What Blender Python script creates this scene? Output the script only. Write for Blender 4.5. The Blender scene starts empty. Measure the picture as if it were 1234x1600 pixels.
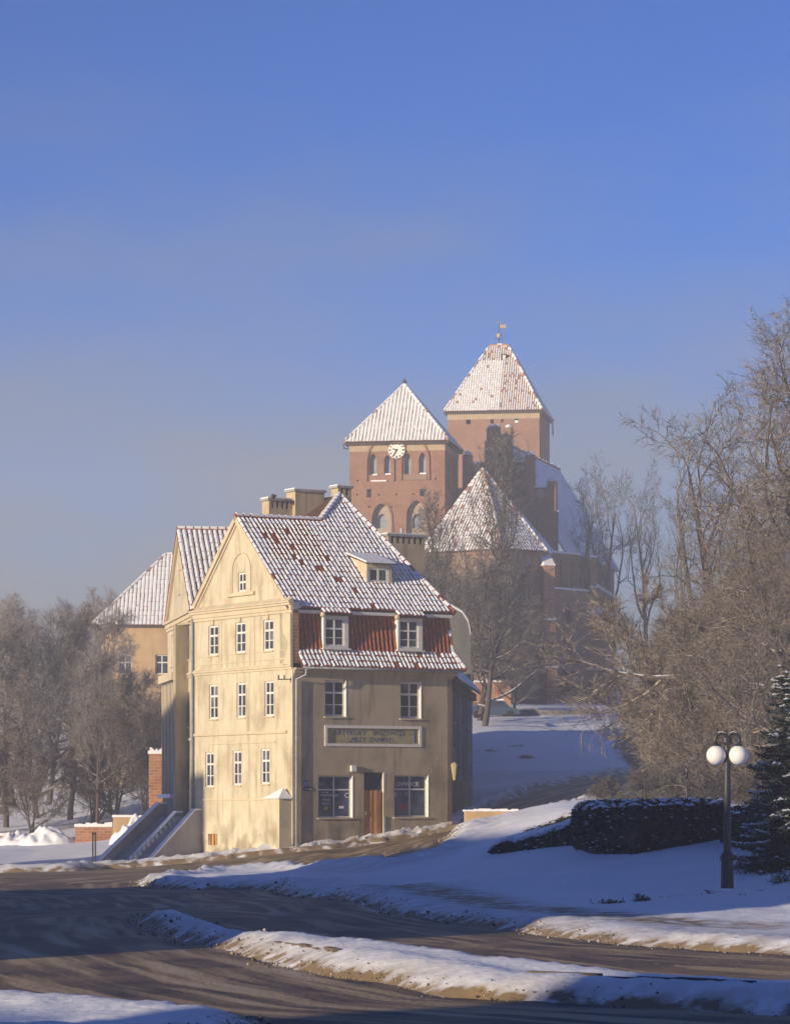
import bpy, math, random
import numpy as np
from mathutils import Vector, Matrix
from mathutils.geometry import tessellate_polygon
R = math.radians
scene = bpy.context.scene
col = scene.collection

# ------------------------------------------------------------------ camera, sky, sun, exposure
FPX, HY, CX = 5000.0, 1250.0, 617.0          # focal length in photo pixels, horizon row, centre column
cam_d = bpy.data.cameras.new('camera'); cam = bpy.data.objects.new('camera', cam_d); col.objects.link(cam)
cam_d.sensor_fit = 'VERTICAL'; cam_d.sensor_height = 36.0; cam_d.lens = 36.0 * FPX / 1600.0
cam_d.shift_y = (HY - 800.0) / 1600.0
cam_d.clip_start = 0.5; cam_d.clip_end = 4000.0
cam.location = (0, 0, 0); cam.rotation_euler = (R(90), 0, 0)
scene.camera = cam

SUN_PHI, SUN_EL = 40.0, 11.0                 # sun stands to the left and behind the camera, low
sdir = Vector((-math.cos(R(SUN_PHI)) * math.cos(R(SUN_EL)), -math.sin(R(SUN_PHI)) * math.cos(R(SUN_EL)), math.sin(R(SUN_EL))))
world = bpy.data.worlds.new('World'); scene.world = world; world.use_nodes = True
wn = world.node_tree.nodes; wl = world.node_tree.links
sky = wn.new('ShaderNodeTexSky'); sky.sky_type = 'NISHITA'; sky.sun_disc = False
sky.sun_elevation = R(SUN_EL); sky.sun_rotation = math.atan2(sdir.x, sdir.y)
sky.altitude = 2500.0; sky.air_density = 1.0; sky.dust_density = 0.2; sky.ozone_density = 5.0
gm = wn.new('ShaderNodeGamma'); gm.inputs[1].default_value = 1.15; wl.new(sky.outputs[0], gm.inputs[0])
tn_ = wn.new('ShaderNodeMix'); tn_.data_type = 'RGBA'; tn_.blend_type = 'MULTIPLY'; tn_.inputs[0].default_value = 1.0; tn_.inputs[7].default_value = (.36, .76, 1.12, 1)
wl.new(gm.outputs[0], tn_.inputs[6])
# low band of winter mist all round the horizon, slightly uneven
wtc = wn.new('ShaderNodeTexCoord'); wsx = wn.new('ShaderNodeSeparateXYZ'); wl.new(wtc.outputs['Generated'], wsx.inputs[0])
wmp = wn.new('ShaderNodeMapping'); wmp.inputs['Scale'].default_value = (5, 5, 16); wl.new(wtc.outputs['Generated'], wmp.inputs[0])
wnz = wn.new('ShaderNodeTexNoise'); wnz.inputs['Scale'].default_value = 1.6; wnz.inputs['Detail'].default_value = 5; wl.new(wmp.outputs[0], wnz.inputs['Vector'])
wad = wn.new('ShaderNodeMath'); wad.operation = 'MULTIPLY_ADD'; wad.inputs[1].default_value = -.15; wl.new(wnz.outputs['Fac'], wad.inputs[0]); wl.new(wsx.outputs['Z'], wad.inputs[2])
wmr = wn.new('ShaderNodeMapRange'); wmr.interpolation_type = 'SMOOTHSTEP'; wmr.inputs[1].default_value = .15; wmr.inputs[2].default_value = -.035; wl.new(wad.outputs[0], wmr.inputs[0])
wmx = wn.new('ShaderNodeMix'); wmx.data_type = 'RGBA'; wl.new(wmr.outputs[0], wmx.inputs[0]); wl.new(tn_.outputs[2], wmx.inputs[6]); wmx.inputs[7].default_value = (2.5, 2.8, 3.2, 1)
wl.new(wmx.outputs[2], wn['Background'].inputs[0]); wn['Background'].inputs[1].default_value = 0.075
sun_d = bpy.data.lights.new('sun', 'SUN'); sun = bpy.data.objects.new('sun', sun_d); col.objects.link(sun)
sun_d.energy = 5.0; sun_d.angle = R(0.6); sun_d.color = (1.0, 0.83, 0.58)
sun.rotation_euler = sdir.to_track_quat('Z', 'Y').to_euler()
scene.view_settings.view_transform = 'Standard'; scene.view_settings.look = 'None'
scene.view_settings.gamma = 1.0; scene.view_settings.use_curve_mapping = False
scene.view_settings.exposure = 0.42
scene.cycles.use_denoising = True
scene.cycles.max_bounces = 6; scene.cycles.diffuse_bounces = 3; scene.cycles.volume_bounces = 1
scene.cycles.glossy_bounces = 2; scene.cycles.transmission_bounces = 2

# ------------------------------------------------------------------ helpers
rnd = random.Random(7)
def V(*a): return Vector(a)
def P(px, py, Z): return Vector(((px - CX) * Z / FPX, Z, (HY - py) * Z / FPX))
def perp_h(u): return Vector((u.x, u.y, 0)).normalized()

def autouv(me):
    n = len(me.loops)
    if n == 0: return
    uvl = me.uv_layers.new(name='UVMap')
    vi = np.empty(n, np.int32); me.loops.foreach_get('vertex_index', vi)
    co = np.empty(len(me.vertices) * 3); me.vertices.foreach_get('co', co); co = co.reshape(-1, 3)
    npoly = len(me.polygons)
    nr = np.empty(npoly * 3); me.polygons.foreach_get('normal', nr); nr = nr.reshape(-1, 3)
    tot = np.empty(npoly, np.int32); me.polygons.foreach_get('loop_total', tot)
    ln = np.repeat(nr, tot, axis=0); p = co[vi]
    hl = np.hypot(ln[:, 0], ln[:, 1]); flat = hl < 0.2
    hl = np.maximum(hl, 1e-6)
    tx, ty = -ln[:, 1] / hl, ln[:, 0] / hl
    u = np.where(flat, p[:, 0], p[:, 0] * tx + p[:, 1] * ty)
    v = np.where(flat, p[:, 1], p[:, 2])
    uvl.data.foreach_set('uv', np.stack([u, v], 1).astype(np.float32).ravel())

class MB:
    def __init__(s): s.v = []; s.f = []
    def add(s, vs, fs):
        o = len(s.v); s.v.extend([tuple(x) for x in vs]); s.f.extend([tuple(i + o for i in f) for f in fs]); return s
    def quad(s, *p): return s.add(p, [tuple(range(len(p)))])
    def prism(s, pts, vec):
        n = len(pts); vec = Vector(vec)
        vs = [Vector(p) for p in pts] + [Vector(p) + vec for p in pts]
        fs = [tuple(range(n))[::-1], tuple(range(n, 2 * n))] + [(i, (i + 1) % n, n + (i + 1) % n, n + i) for i in range(n)]
        # orientation: make outward
        nv = Vector((0, 0, 0))
        for i in range(n): nv += Vector(pts[i]).cross(Vector(pts[(i + 1) % n]))
        if nv.dot(vec) < 0: fs = [f[::-1] for f in fs]
        return s.add(vs, fs)
    def box(s, o, ax, ay, az):
        o = Vector(o); ax = Vector(ax); ay = Vector(ay); az = Vector(az)
        return s.prism([o, o + ax, o + ax + ay, o + ay], az)
    def abox(s, c, sx, sy, sz):   # axis aligned, c = bottom centre
        c = Vector(c)
        return s.box(c - V(sx / 2, sy / 2, 0), V(sx, 0, 0), V(0, sy, 0), V(0, 0, sz))
    def tube(s, pts, rad, n=8, cap=True):
        pts = [Vector(p) for p in pts]
        if not isinstance(rad, (list, tuple)): rad = [rad] * len(pts)
        rings = []; ref = None
        for i, p in enumerate(pts):
            d = (pts[min(i + 1, len(pts) - 1)] - pts[max(i - 1, 0)]).normalized()
            a = d.cross(V(0, 0, 1)) if ref is None else ref - d * ref.dot(d)
            if a.length < 1e-4: a = d.cross(V(0, 1, 0))
            a.normalize(); ref = a; b = d.cross(a)
            rings.append([p + (a * math.cos(2 * math.pi * k / n) + b * math.sin(2 * math.pi * k / n)) * rad[i] for k in range(n)])
        vs = [q for r in rings for q in r]; fs = []
        for i in range(len(pts) - 1):
            for k in range(n):
                fs.append((i * n + k, i * n + (k + 1) % n, (i + 1) * n + (k + 1) % n, (i + 1) * n + k))
        if cap:
            fs.append(tuple(range(n))[::-1]); fs.append(tuple((len(pts) - 1) * n + k for k in range(n)))
        return s.add(vs, fs)
    def sphere(s, c, r, nu=16, nv=10, sq=1.0):
        c = Vector(c); vs = [c + V(0, 0, r * sq)]; fs = []
        for j in range(1, nv):
            th = math.pi * j / nv
            for i in range(nu):
                ph = 2 * math.pi * i / nu
                vs.append(c + V(r * math.sin(th) * math.cos(ph), r * math.sin(th) * math.sin(ph), r * sq * math.cos(th)))
        vs.append(c - V(0, 0, r * sq)); L = len(vs) - 1
        for i in range(nu):
            fs.append((0, 1 + i, 1 + (i + 1) % nu))
            fs.append((L, 1 + (nv - 2) * nu + (i + 1) % nu, 1 + (nv - 2) * nu + i))
        for j in range(nv - 2):
            for i in range(nu):
                a = 1 + j * nu + i; b = 1 + j * nu + (i + 1) % nu
                fs.append((a, a + nu, b + nu, b))
        return s.add(vs, fs)
    def build(s, name, mat, parent=None, smooth=False):
        me = bpy.data.meshes.new(name); me.from_pydata(s.v, [], s.f); me.update()
        autouv(me)
        if smooth: me.polygons.foreach_set('use_smooth', [True] * len(me.polygons))
        return link(name, me, mat, parent)

def link(name, me, mat, parent=None):
    o = bpy.data.objects.new(name, me); col.objects.link(o)
    if mat is not None and not me.materials: me.materials.append(M[mat] if isinstance(mat, str) else mat)
    if parent is not None:
        o.parent = parent
        if parent.parent is None and parent.type == 'EMPTY' and not parent.get('_local'): o.location = -parent.location
    return o

def thing(name, label, cat, loc=(0, 0, 0), group=None, local=False):
    o = bpy.data.objects.new(name, None); col.objects.link(o); o.location = loc; o.empty_display_size = .3
    tag(o, label, cat, group)
    if local: o['_local'] = True
    return o
def tag(o, label=None, cat=None, group=None, kind=None):
    if label: o['label'] = label
    if cat: o['category'] = cat
    if group: o['group'] = group
    if kind: o['kind'] = kind
    return o
def copy_tree(o, parent=None):
    c = o.copy(); col.objects.link(c); c.parent = parent
    for ch in list(o.children): copy_tree(ch, c)
    return c

class Fr:
    """vertical facade frame: a along u, absolute height z, d outward along n"""
    def __init__(s, O, u, n): s.O = Vector((O[0], O[1], 0)); s.u = Vector((u[0], u[1], 0)).normalized(); s.n = Vector((n[0], n[1], 0)).normalized()
    def pt(s, a, z, d=0.0):
        p = s.O + s.u * a + s.n * d; p.z = z; return p
    def px(s, x, y, d=0.0):
        dr = Vector(((x - CX) / FPX, 1.0, (HY - y) / FPX)); o = s.O + s.n * d
        t = s.n.dot(o) / s.n.dot(dr); p = dr * t
        return (Vector((p.x, p.y, 0)) - o).dot(s.u), p.z
    def rect(s, x0, y0, x1, y1, d=0.0):
        xm, ym = (x0 + x1) / 2, (y0 + y1) / 2
        aa = sorted((s.px(x0, ym, d)[0], s.px(x1, ym, d)[0]))
        return aa[0], aa[1], s.px(xm, y1, d)[1], s.px(xm, y0, d)[1]
    def box(s, mb, a0, a1, z0, z1, d0, d1):
        pts = [s.pt(a0, z0, d0), s.pt(a1, z0, d0), s.pt(a1, z0, d1), s.pt(a0, z0, d1)]
        return mb.prism(pts, V(0, 0, z1 - z0))
    def poly(s, mb, pts2, d0, d1):
        return mb.prism([s.pt(a, z, d0) for a, z in pts2], s.n * (d1 - d0))
    def panel(s, mb, outer, holes=(), depth=0.2, d=0.0):
        loops = [list(outer)] + [list(h) for h in holes]
        tris = tessellate_polygon([[Vector((a, z, 0)) for a, z in lp] for lp in loops])
        flat = [q for lp in loops for q in lp]
        vs = [s.pt(a, z, d) for a, z in flat]; fs = []
        for t in tris:
            p0, p1, p2 = (vs[i] for i in t)
            nn = (p1 - p0).cross(p2 - p0)
            fs.append(tuple(t) if nn.dot(s.n) > 0 else tuple(t)[::-1])
        mb.add(vs, fs)
        for h in holes:
            for i in range(len(h)):
                q0, q1 = h[i], h[(i + 1) % len(h)]
                mb.quad(s.pt(*q0, d), s.pt(*q1, d), s.pt(*q1, d - depth), s.pt(*q0, d - depth))
        return mb
def rloop(r): a0, a1, z0, z1 = r; return [(a0, z0), (a1, z0), (a1, z1), (a0, z1)]
def arch(a0, a1, z0, zs, k=1.0, n=7):
    """pointed arch loop; k=1 equilateral-ish height factor"""
    w = a1 - a0; h = w * .82 * k; pts = [(a0, z0), (a1, z0)]
    for i in range(n + 1):
        t = i / n; pts.append((a1 - w / 2 * (1 - math.cos(t * math.pi / 2)) ** 0.9, zs + h * math.sin(t * math.pi / 2)))
    for i in range(n - 1, -1, -1):
        t = i / n; pts.append((a0 + w / 2 * (1 - math.cos(t * math.pi / 2)) ** 0.9, zs + h * math.sin(t * math.pi / 2)))
    return pts

# numpy value noise
def _hash(ix, iy, seed):
    h = (ix * 374761393 + iy * 668265263 + seed * 974634777) & 0xFFFFFFFF
    h = ((h ^ (h >> 13)) * 1274126177) & 0xFFFFFFFF
    return ((h ^ (h >> 16)) & 0xFFFF) / 65535.0
def vnoise(x, y, seed=0):
    x = np.asarray(x, float); y = np.asarray(y, float)
    ix = np.floor(x).astype(np.int64); iy = np.floor(y).astype(np.int64); fx = x - ix; fy = y - iy
    fx = fx * fx * (3 - 2 * fx); fy = fy * fy * (3 - 2 * fy)
    a = _hash(ix, iy, seed); b = _hash(ix + 1, iy, seed); c = _hash(ix, iy + 1, seed); d = _hash(ix + 1, iy + 1, seed)
    return (a * (1 - fx) + b * fx) * (1 - fy) + (c * (1 - fx) + d * fx) * fy
def fbm(x, y, o=3, seed=0):
    s = 0; a = 1; t = 0
    for i in range(o): s = s + a * vnoise(x * 2 ** i, y * 2 ** i, seed + i); t += a; a *= .5
    return s / t

# ------------------------------------------------------------------ materials
M = {}
def mat(name, c1, c2=None, scale=3.0, rough=.85, bump=0.0, bscale=30.0, detail=4.0, ramp=(.35, .65), uv=False, stretch=None, spec=.3):
    m = bpy.data.materials.new(name); m.use_nodes = True; M[name] = m
    nt = m.node_tree; b = nt.nodes['Principled BSDF']
    b.inputs['Roughness'].default_value = rough; b.inputs['Specular IOR Level'].default_value = spec
    b.inputs['Base Color'].default_value = (*c1, 1)
    tc = nt.nodes.new('ShaderNodeTexCoord'); src = tc.outputs['UV' if uv else 'Object']
    if stretch:
        mp = nt.nodes.new('ShaderNodeMapping'); mp.inputs['Scale'].default_value = stretch
        nt.links.new(src, mp.inputs[0]); src = mp.outputs[0]
    if c2 is not None:
        nz = nt.nodes.new('ShaderNodeTexNoise'); nz.inputs['Scale'].default_value = scale; nz.inputs['Detail'].default_value = detail
        nt.links.new(src, nz.inputs['Vector'])
        rp = nt.nodes.new('ShaderNodeValToRGB'); rp.color_ramp.elements[0].position = ramp[0]; rp.color_ramp.elements[1].position = ramp[1]
        rp.color_ramp.elements[0].color = (*c1, 1); rp.color_ramp.elements[1].color = (*c2, 1)
        nt.links.new(nz.outputs['Fac'], rp.inputs[0]); nt.links.new(rp.outputs[0], b.inputs['Base Color'])
    if bump:
        n2 = nt.nodes.new('ShaderNodeTexNoise'); n2.inputs['Scale'].default_value = bscale; n2.inputs['Detail'].default_value = 4
        nt.links.new(src, n2.inputs['Vector'])
        bp = nt.nodes.new('ShaderNodeBump'); bp.inputs['Strength'].default_value = bump; bp.inputs['Distance'].default_value = .05
        nt.links.new(n2.outputs['Fac'], bp.inputs['Height']); nt.links.new(bp.outputs[0], b.inputs['Normal'])
    return m
def mixin(m, fac_socket, color):
    """mix colour over the current base colour of m by fac_socket"""
    nt = m.node_tree; b = nt.nodes['Principled BSDF']
    mx = nt.nodes.new('ShaderNodeMix'); mx.data_type = 'RGBA'
    inp = b.inputs['Base Color']
    if inp.links: nt.links.new(inp.links[0].from_socket, mx.inputs[6])
    else: mx.inputs[6].default_value = inp.default_value[:]
    if isinstance(color, tuple): mx.inputs[7].default_value = (*color, 1)
    else: nt.links.new(color, mx.inputs[7])
    nt.links.new(fac_socket, mx.inputs[0]); nt.links.new(mx.outputs[2], inp)
def N(m, t): return m.node_tree.nodes.new(t)
def noise_fac(m, scale, lo, hi, uv=False, stretch=None, detail=4):
    nt = m.node_tree; tc = N(m, 'ShaderNodeTexCoord'); src = tc.outputs['UV' if uv else 'Object']
    if stretch:
        mp = N(m, 'ShaderNodeMapping'); mp.inputs['Scale'].default_value = stretch; nt.links.new(src, mp.inputs[0]); src = mp.outputs[0]
    nz = N(m, 'ShaderNodeTexNoise'); nz.inputs['Scale'].default_value = scale; nz.inputs['Detail'].default_value = detail
    nt.links.new(src, nz.inputs['Vector'])
    mr = N(m, 'ShaderNodeMapRange'); mr.inputs[1].default_value = lo; mr.inputs[2].default_value = hi
    nt.links.new(nz.outputs['Fac'], mr.inputs[0]); return mr.outputs[0]
def up_fac(m, lo, hi):
    nt = m.node_tree; g = N(m, 'ShaderNodeNewGeometry'); sx = N(m, 'ShaderNodeSeparateXYZ')
    nt.links.new(g.outputs['Normal'], sx.inputs[0])
    mr = N(m, 'ShaderNodeMapRange'); mr.inputs[1].default_value = lo; mr.inputs[2].default_value = hi
    nt.links.new(sx.outputs['Z'], mr.inputs[0]); return mr.outputs[0]
def mul(m, a, b):
    n = N(m, 'ShaderNodeMath'); n.operation = 'MULTIPLY'; m.node_tree.links.new(a, n.inputs[0])
    if isinstance(b, float): n.inputs[1].default_value = b
    else: m.node_tree.links.new(b, n.inputs[1])
    return n.outputs[0]
SNOW = (.86, .87, .90)
mat('snow', SNOW, (.80, .81, .85), 2.0, .7, .5, 9.0)
mat('dirty_snow', (.5, .46, .40), (.32, .27, .2), 9.0, .8)
mat('snow_roof', (.88, .88, .89), (.78, .78, .8), 6.0, .7)
def plaster(name, c, dark, stain=.6, damp=False):
    m = mat(name, c, tuple(x * .86 for x in c), 1.1, .9, .25, 14.0, uv=True)
    mixin(m, mul(m, noise_fac(m, 1.6, .5, .72, uv=True, stretch=(1.6, .22, 1)), stain), dark)
    mixin(m, mul(m, noise_fac(m, .45, .52, .7, uv=True), stain * .8), dark)
    mixin(m, mul(m, noise_fac(m, 5.0, .6, .72, uv=True), stain * .5), tuple(min(1, x * 1.25) for x in c))
    if damp:
        # rising damp: ragged dark stain on the lowest metre of the render
        tc = N(m, 'ShaderNodeTexCoord'); sx = N(m, 'ShaderNodeSeparateXYZ'); m.node_tree.links.new(tc.outputs['UV'], sx.inputs[0])
        mr = N(m, 'ShaderNodeMapRange'); mr.inputs[1].default_value = -.6; mr.inputs[2].default_value = -2.6; m.node_tree.links.new(sx.outputs['Y'], mr.inputs[0])
        mixin(m, mul(m, mul(m, mr.outputs[0], noise_fac(m, 1.1, .42, .58, uv=True)), .8), tuple(x * .6 for x in dark))
    return m
plaster('plaster_cream', (.63, .555, .395), (.35, .28, .18), .9, True)
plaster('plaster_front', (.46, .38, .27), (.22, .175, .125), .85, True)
plaster('plaster_trim', (.64, .54, .37), (.42, .33, .22), .5)
plaster('plaster_chimney', (.52, .42, .27), (.20, .15, .10), .8)
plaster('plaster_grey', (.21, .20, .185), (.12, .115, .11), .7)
plaster('plaster_ochre', (.56, .38, .20), (.36, .24, .13), .7)
plaster('concrete', (.36, .35, .34), (.2, .19, .19), .7)
plaster('tower_band', (.46, .35, .22), (.34, .25, .16), .5)
plaster('niche_plaster', (.42, .35, .28), (.32, .26, .2), .5)
def brick(name, c1, c2, mortar, scale=1.0, rough=.9):
    m = mat(name, c1, None, rough=rough); nt = m.node_tree; b = nt.nodes['Principled BSDF']
    tc = N(m, 'ShaderNodeTexCoord'); br = N(m, 'ShaderNodeTexBrick')
    br.inputs['Scale'].default_value = 1.0; br.inputs['Brick Width'].default_value = .28 * scale; br.inputs['Row Height'].default_value = .095 * scale
    br.inputs['Mortar Size'].default_value = .012 * scale; br.inputs['Color1'].default_value = (*c1, 1); br.inputs['Color2'].default_value = (*c2, 1)
    br.inputs['Mortar'].default_value = (*mortar, 1); br.inputs['Bias'].default_value = -.1
    nt.links.new(tc.outputs['UV'], br.inputs['Vector']); nt.links.new(br.outputs['Color'], b.inputs['Base Color'])
    mixin(m, mul(m, noise_fac(m, .5, .5, .75, uv=True), .5), tuple(x * .6 for x in c1))
    mixin(m, mul(m, noise_fac(m, 3.5, .55, .75, uv=True), .4), tuple(min(1, x * 1.5) for x in c2))
    return m
brick('brick_church', (.235, .105, .065), (.31, .15, .095), (.32, .23, .17))
brick('brick_wall', (.32, .12, .055), (.44, .20, .09), (.4, .32, .25), 1.7)
brick('brick_apse', (.24, .145, .095), (.30, .19, .125), (.30, .24, .19))  # aged brick, darkened further so shade on the choir sits in the colour
mat('tile_red', (.42, .11, .04), (.26, .06, .03), 5.0, .7)
mat('tile_dark', (.12, .05, .035), (.07, .04, .035), 3.0, .9)
mat('tile_church', (.42, .25, .18), (.3, .17, .13), 3.0, .85)
mat('white_paint', (.78, .76, .72), (.66, .63, .58), 8.0, .55)
mat('wood_door', (.68, .35, .13), (.42, .20, .075), 14.0, .6, stretch=(1, 1, .12))
mat('dark_wood', (.10, .07, .05), (.06, .045, .035), 6.0, .8)
mat('metal_grey', (.42, .44, .46), (.3, .31, .33), 6.0, .45)
mat('metal_dark', (.025, .028, .03), (.04, .04, .042), 20.0, .4, spec=.5)
mat('zinc', (.30, .34, .38), (.2, .23, .26), 4.0, .5)
mat('opening', (.012, .012, .015), None, rough=.9)
mat('glass', (.045, .055, .075), (.02, .025, .04), 1.5, .12, spec=.5)
mat('glass_pale', (.17, .18, .20), (.06, .07, .09), 1.5, .12, spec=.5)
mat('shop_glass', (.07, .095, .17), (.03, .04, .07), 2.0, .12, spec=.5)
mat('clock_white', (.82, .80, .74), (.74, .71, .64), 3.0, .6)
mat('sign_board', (.40, .36, .19), (.26, .24, .15), 2.5, .8, uv=True)
mat('paint_blue', (.05, .06, .22), None, rough=.6)
mat('paint_white', (.8, .8, .78), None, rough=.6)
mat('paint_red', (.5, .03, .03), None, rough=.6)
mat('paint_yellow', (.55, .45, .04), None, rough=.6)
mat('plate_blue', (.05, .09, .35), None, rough=.4)
mat('plate_black', (.02, .02, .025), None, rough=.4)
mat('gold', (.45, .35, .2), None, rough=.4)
mat('globe', (.86, .83, .78), None, rough=.22, spec=.5)
mat('stone', (.2, .19, .18), (.11, .105, .10), 2.5, .9, .8, 5.0)
m = mat('kerb_stone', (.16, .13, .09), (.10, .08, .06), 4.0, .9)
mat('car_paint', (.05, .08, .13), None, rough=.25, spec=.6)
mat('rubber', (.02, .02, .02), None, rough=.9)
m = mat('bark', (.13, .105, .085), (.075, .06, .05), 7.0, .95, .6, 22.0)
mixin(m, mul(m, up_fac(m, .35, .75), noise_fac(m, 2.3, .42, .55)), (.82, .83, .86))
m = mat('twig', (.115, .092, .078), (.46, .42, .385), 5.0, .9, ramp=(.42, .62))
m = mat('twig_dark', (.06, .05, .042), (.34, .31, .29), 5.0, .9, ramp=(.45, .65))
m = mat('twig_brown', (.085, .06, .04), (.45, .385, .32), 6.0, .9, ramp=(.42, .66))
m = mat('needles', (.022, .042, .030), (.045, .07, .06), 3.0, .8)
m = mat('hedge_leaf', (.035, .042, .028), (.085, .07, .045), 2.2, .8)
m = mat('dry_plant', (.07, .065, .045), (.12, .10, .07), 4.0, .9)
# ground snow: dirt attribute brings in brown slush
m = mat('snow_ground', SNOW, (.80, .82, .87), .6, .65, .45, 6.0)
at = N(m, 'ShaderNodeAttribute'); at.attribute_name = 'dirt'
f = noise_fac(m, 2.2, .30, .62, detail=6)
ad = N(m, 'ShaderNodeMath'); ad.operation = 'MULTIPLY_ADD'
m.node_tree.links.new(f, ad.inputs[0]); m.node_tree.links.new(at.outputs['Fac'], ad.inputs[1]); ad.inputs[2].default_value = 0
ad2 = N(m, 'ShaderNodeMath'); ad2.operation = 'MULTIPLY'; ad2.inputs[1].default_value = 1.3; ad2.use_clamp = True
m.node_tree.links.new(ad.outputs[0], ad2.inputs[0])
mixin(m, ad2.outputs[0], (.29, .205, .11))
# road: dark wet asphalt with streaks of sandy slush along the lanes
m = mat('road', (.085, .062, .038), (.25, .17, .085), .7, .62, .5, 9.0, detail=6)
nt = m.node_tree
at = N(m, 'ShaderNodeAttribute'); at.attribute_name = 'lane'
geo = N(m, 'ShaderNodeTexCoord'); sx = N(m, 'ShaderNodeSeparateXYZ'); nt.links.new(geo.outputs['Object'], sx.inputs[0])
cb = N(m, 'ShaderNodeCombineXYZ'); nt.links.new(at.outputs['Fac'], cb.inputs[0])
sc_ = N(m, 'ShaderNodeMath'); sc_.operation = 'MULTIPLY'; sc_.inputs[1].default_value = .09; nt.links.new(sx.outputs[0], sc_.inputs[0])
sc2 = N(m, 'ShaderNodeMath'); sc2.operation = 'MULTIPLY'; sc2.inputs[1].default_value = .05; nt.links.new(sx.outputs[1], sc2.inputs[0])
nt.links.new(sc_.outputs[0], cb.inputs[1]); nt.links.new(sc2.outputs[0], cb.inputs[2])
nz = N(m, 'ShaderNodeTexNoise'); nz.inputs['Scale'].default_value = 2.6; nz.inputs['Detail'].default_value = 5; nt.links.new(cb.outputs[0], nz.inputs['Vector'])
mr = N(m, 'ShaderNodeMapRange'); mr.inputs[1].default_value = .46; mr.inputs[2].default_value = .60; nt.links.new(nz.outputs['Fac'], mr.inputs[0])
mixin(m, mul(m, mr.outputs[0], .9), (.46, .335, .18))
mr2 = N(m, 'ShaderNodeMapRange'); mr2.inputs[1].default_value = .62; mr2.inputs[2].default_value = .8; nt.links.new(nz.outputs['Fac'], mr2.inputs[0])
mixin(m, mul(m, mr2.outputs[0], .7), (.6, .58, .56))

# ------------------------------------------------------------------ terrain
CTRL = [(0,1600,36),(617,1600,36),(1234,1600,36),(620,1520,44),(1234,1545,41),(0,1505,48),(300,1505,47),(0,1440,67),(0,1387,100),(220,1379,108),
 (300,1372,115),(460,1353,122),(460,1335,139),(316,1342,152),(170,1357,146),(0,1362,140),(0,1330,185),(60,1318,190),(150,1290,200),(100,1252,240),
 (200,1230,262),(0,1200,300),(250,1300,190),(500,1340,137),(580,1327,140),(640,1316,143),(706,1297,149),(750,1266,160),(740,1240,172),(800,1228,180),(880,1212,190),
 (950,1200,195),(850,1200,195),(850,1140,222),(850,1129,232),(950,1129,230),(745,1142,216),(745,1130,228),(850,1106,262),(700,1106,262),(1000,1106,270),
 (700,1065,330),(1000,1090,330),(500,1080,330),(1000,1257,140),(1100,1257,140),(1234,1257,140),(1100,1200,180),(1234,1180,200),
 (640,1345,113),(700,1330,110),(760,1297,106),(800,1274,103),(860,1267,98),(895,1267,92),(765,1346,90),(830,1337,86),(895,1328,82),(1000,1343,77),
 (1100,1336,76),(1150,1347,75),(1234,1382,66),(1135,1398,67),(900,1400,70),(700,1385,84),(600,1400,76),(800,1366,84),(300,1410,76),(500,1435,63),
 (700,1455,57),(940,1475,51),(1234,1500,46),(1234,1445,57),(1000,1440,58),(720,1302,132),(850,1266,130),(400,1378,98),(1000,1278,92),(1100,1278,92),(1000,1262,112),(1100,1262,112),(1220,1285,92),(1220,1265,112)]
pts = [P(*c) for c in CTRL] + [V(*c) for c in [(-60,0,-2.6),(60,0,-2.2),(0,0,-2.5),(-60,80,-2.9),(-70,150,-3.1),(60,80,-1.2),(60,160,1.5),(80,260,6),(-80,220,-2),
     (-110,330,4),(110,340,12),(0,420,15),(-120,420,6),(120,420,14),(0,-120,-2.6),(-120,-120,-2.6),(120,-120,-2.2),(-130,60,-2.8),(130,100,1)]]
CXY = np.array([(p.x, p.y * .5) for p in pts]); CZ = np.array([p.z for p in pts])
def _ker(d2): return np.sqrt(d2 + 9.0)
_A = _ker(((CXY[:, None, :] - CXY[None, :, :]) ** 2).sum(-1)); n_ = len(pts)
_A[np.arange(n_), np.arange(n_)] -= .25
_B = np.zeros((n_ + 1, n_ + 1)); _B[:n_, :n_] = _A; _B[n_, :n_] = 1; _B[:n_, n_] = 1
_W = np.linalg.solve(_B, np.append(CZ, 0))
def hz(x, y):
    x = np.asarray(x, float); y = np.asarray(y, float); out = np.full(x.shape, _W[-1])
    for k in range(n_): out += _W[k] * _ker((x - CXY[k, 0]) ** 2 + (y * .5 - CXY[k, 1]) ** 2)
    return out
def gz(x, y): return float(hz(np.array([x]), np.array([y]))[0])
_ZS = np.concatenate([np.arange(24, 130, .25), np.arange(130, 330, .5)])
def G(px, py):
    """ground point seen at a photo position"""
    xs = (px - CX) * _ZS / FPX; zr = (HY - py) * _ZS / FPX; d = zr - hz(xs, _ZS)
    i = np.nonzero(d <= 0)[0]
    if len(i) == 0: return Vector((xs[-1], _ZS[-1], 0))
    return Vector((xs[i[0]], _ZS[i[0]], 0))
def W2(lst): return np.array([(q[1], q[2]) if q[0] == 'w' else tuple(G(*q)[:2]) for q in lst])
ROAD = W2([('w',-60,118),('w',-25,133),(0,1364),(130,1361),('w',-13,144.0),('w',-5.6,147.0),('w',-3.9,146.8),('w',3.0,150.8),('w',4.5,160),('w',8,172),('w',13,186),('w',20,196),('w',40,206),
  ('w',60,206),('w',60,196),('w',32,193),('w',20,184),('w',14.5,172),('w',9,156),('w',4.2,143),('w',2.4,134),(690,1329),(640,1344),(560,1349),(460,1356),(300,1368),(222,1378),(224,1386),
  (300,1391),(420,1390),(520,1404),(600,1424),(700,1442),(850,1462),(940,1474),(1100,1484),(1234,1494),('w',12,40),('w',30,34),('w',30,10),('w',-60,10)])
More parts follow.
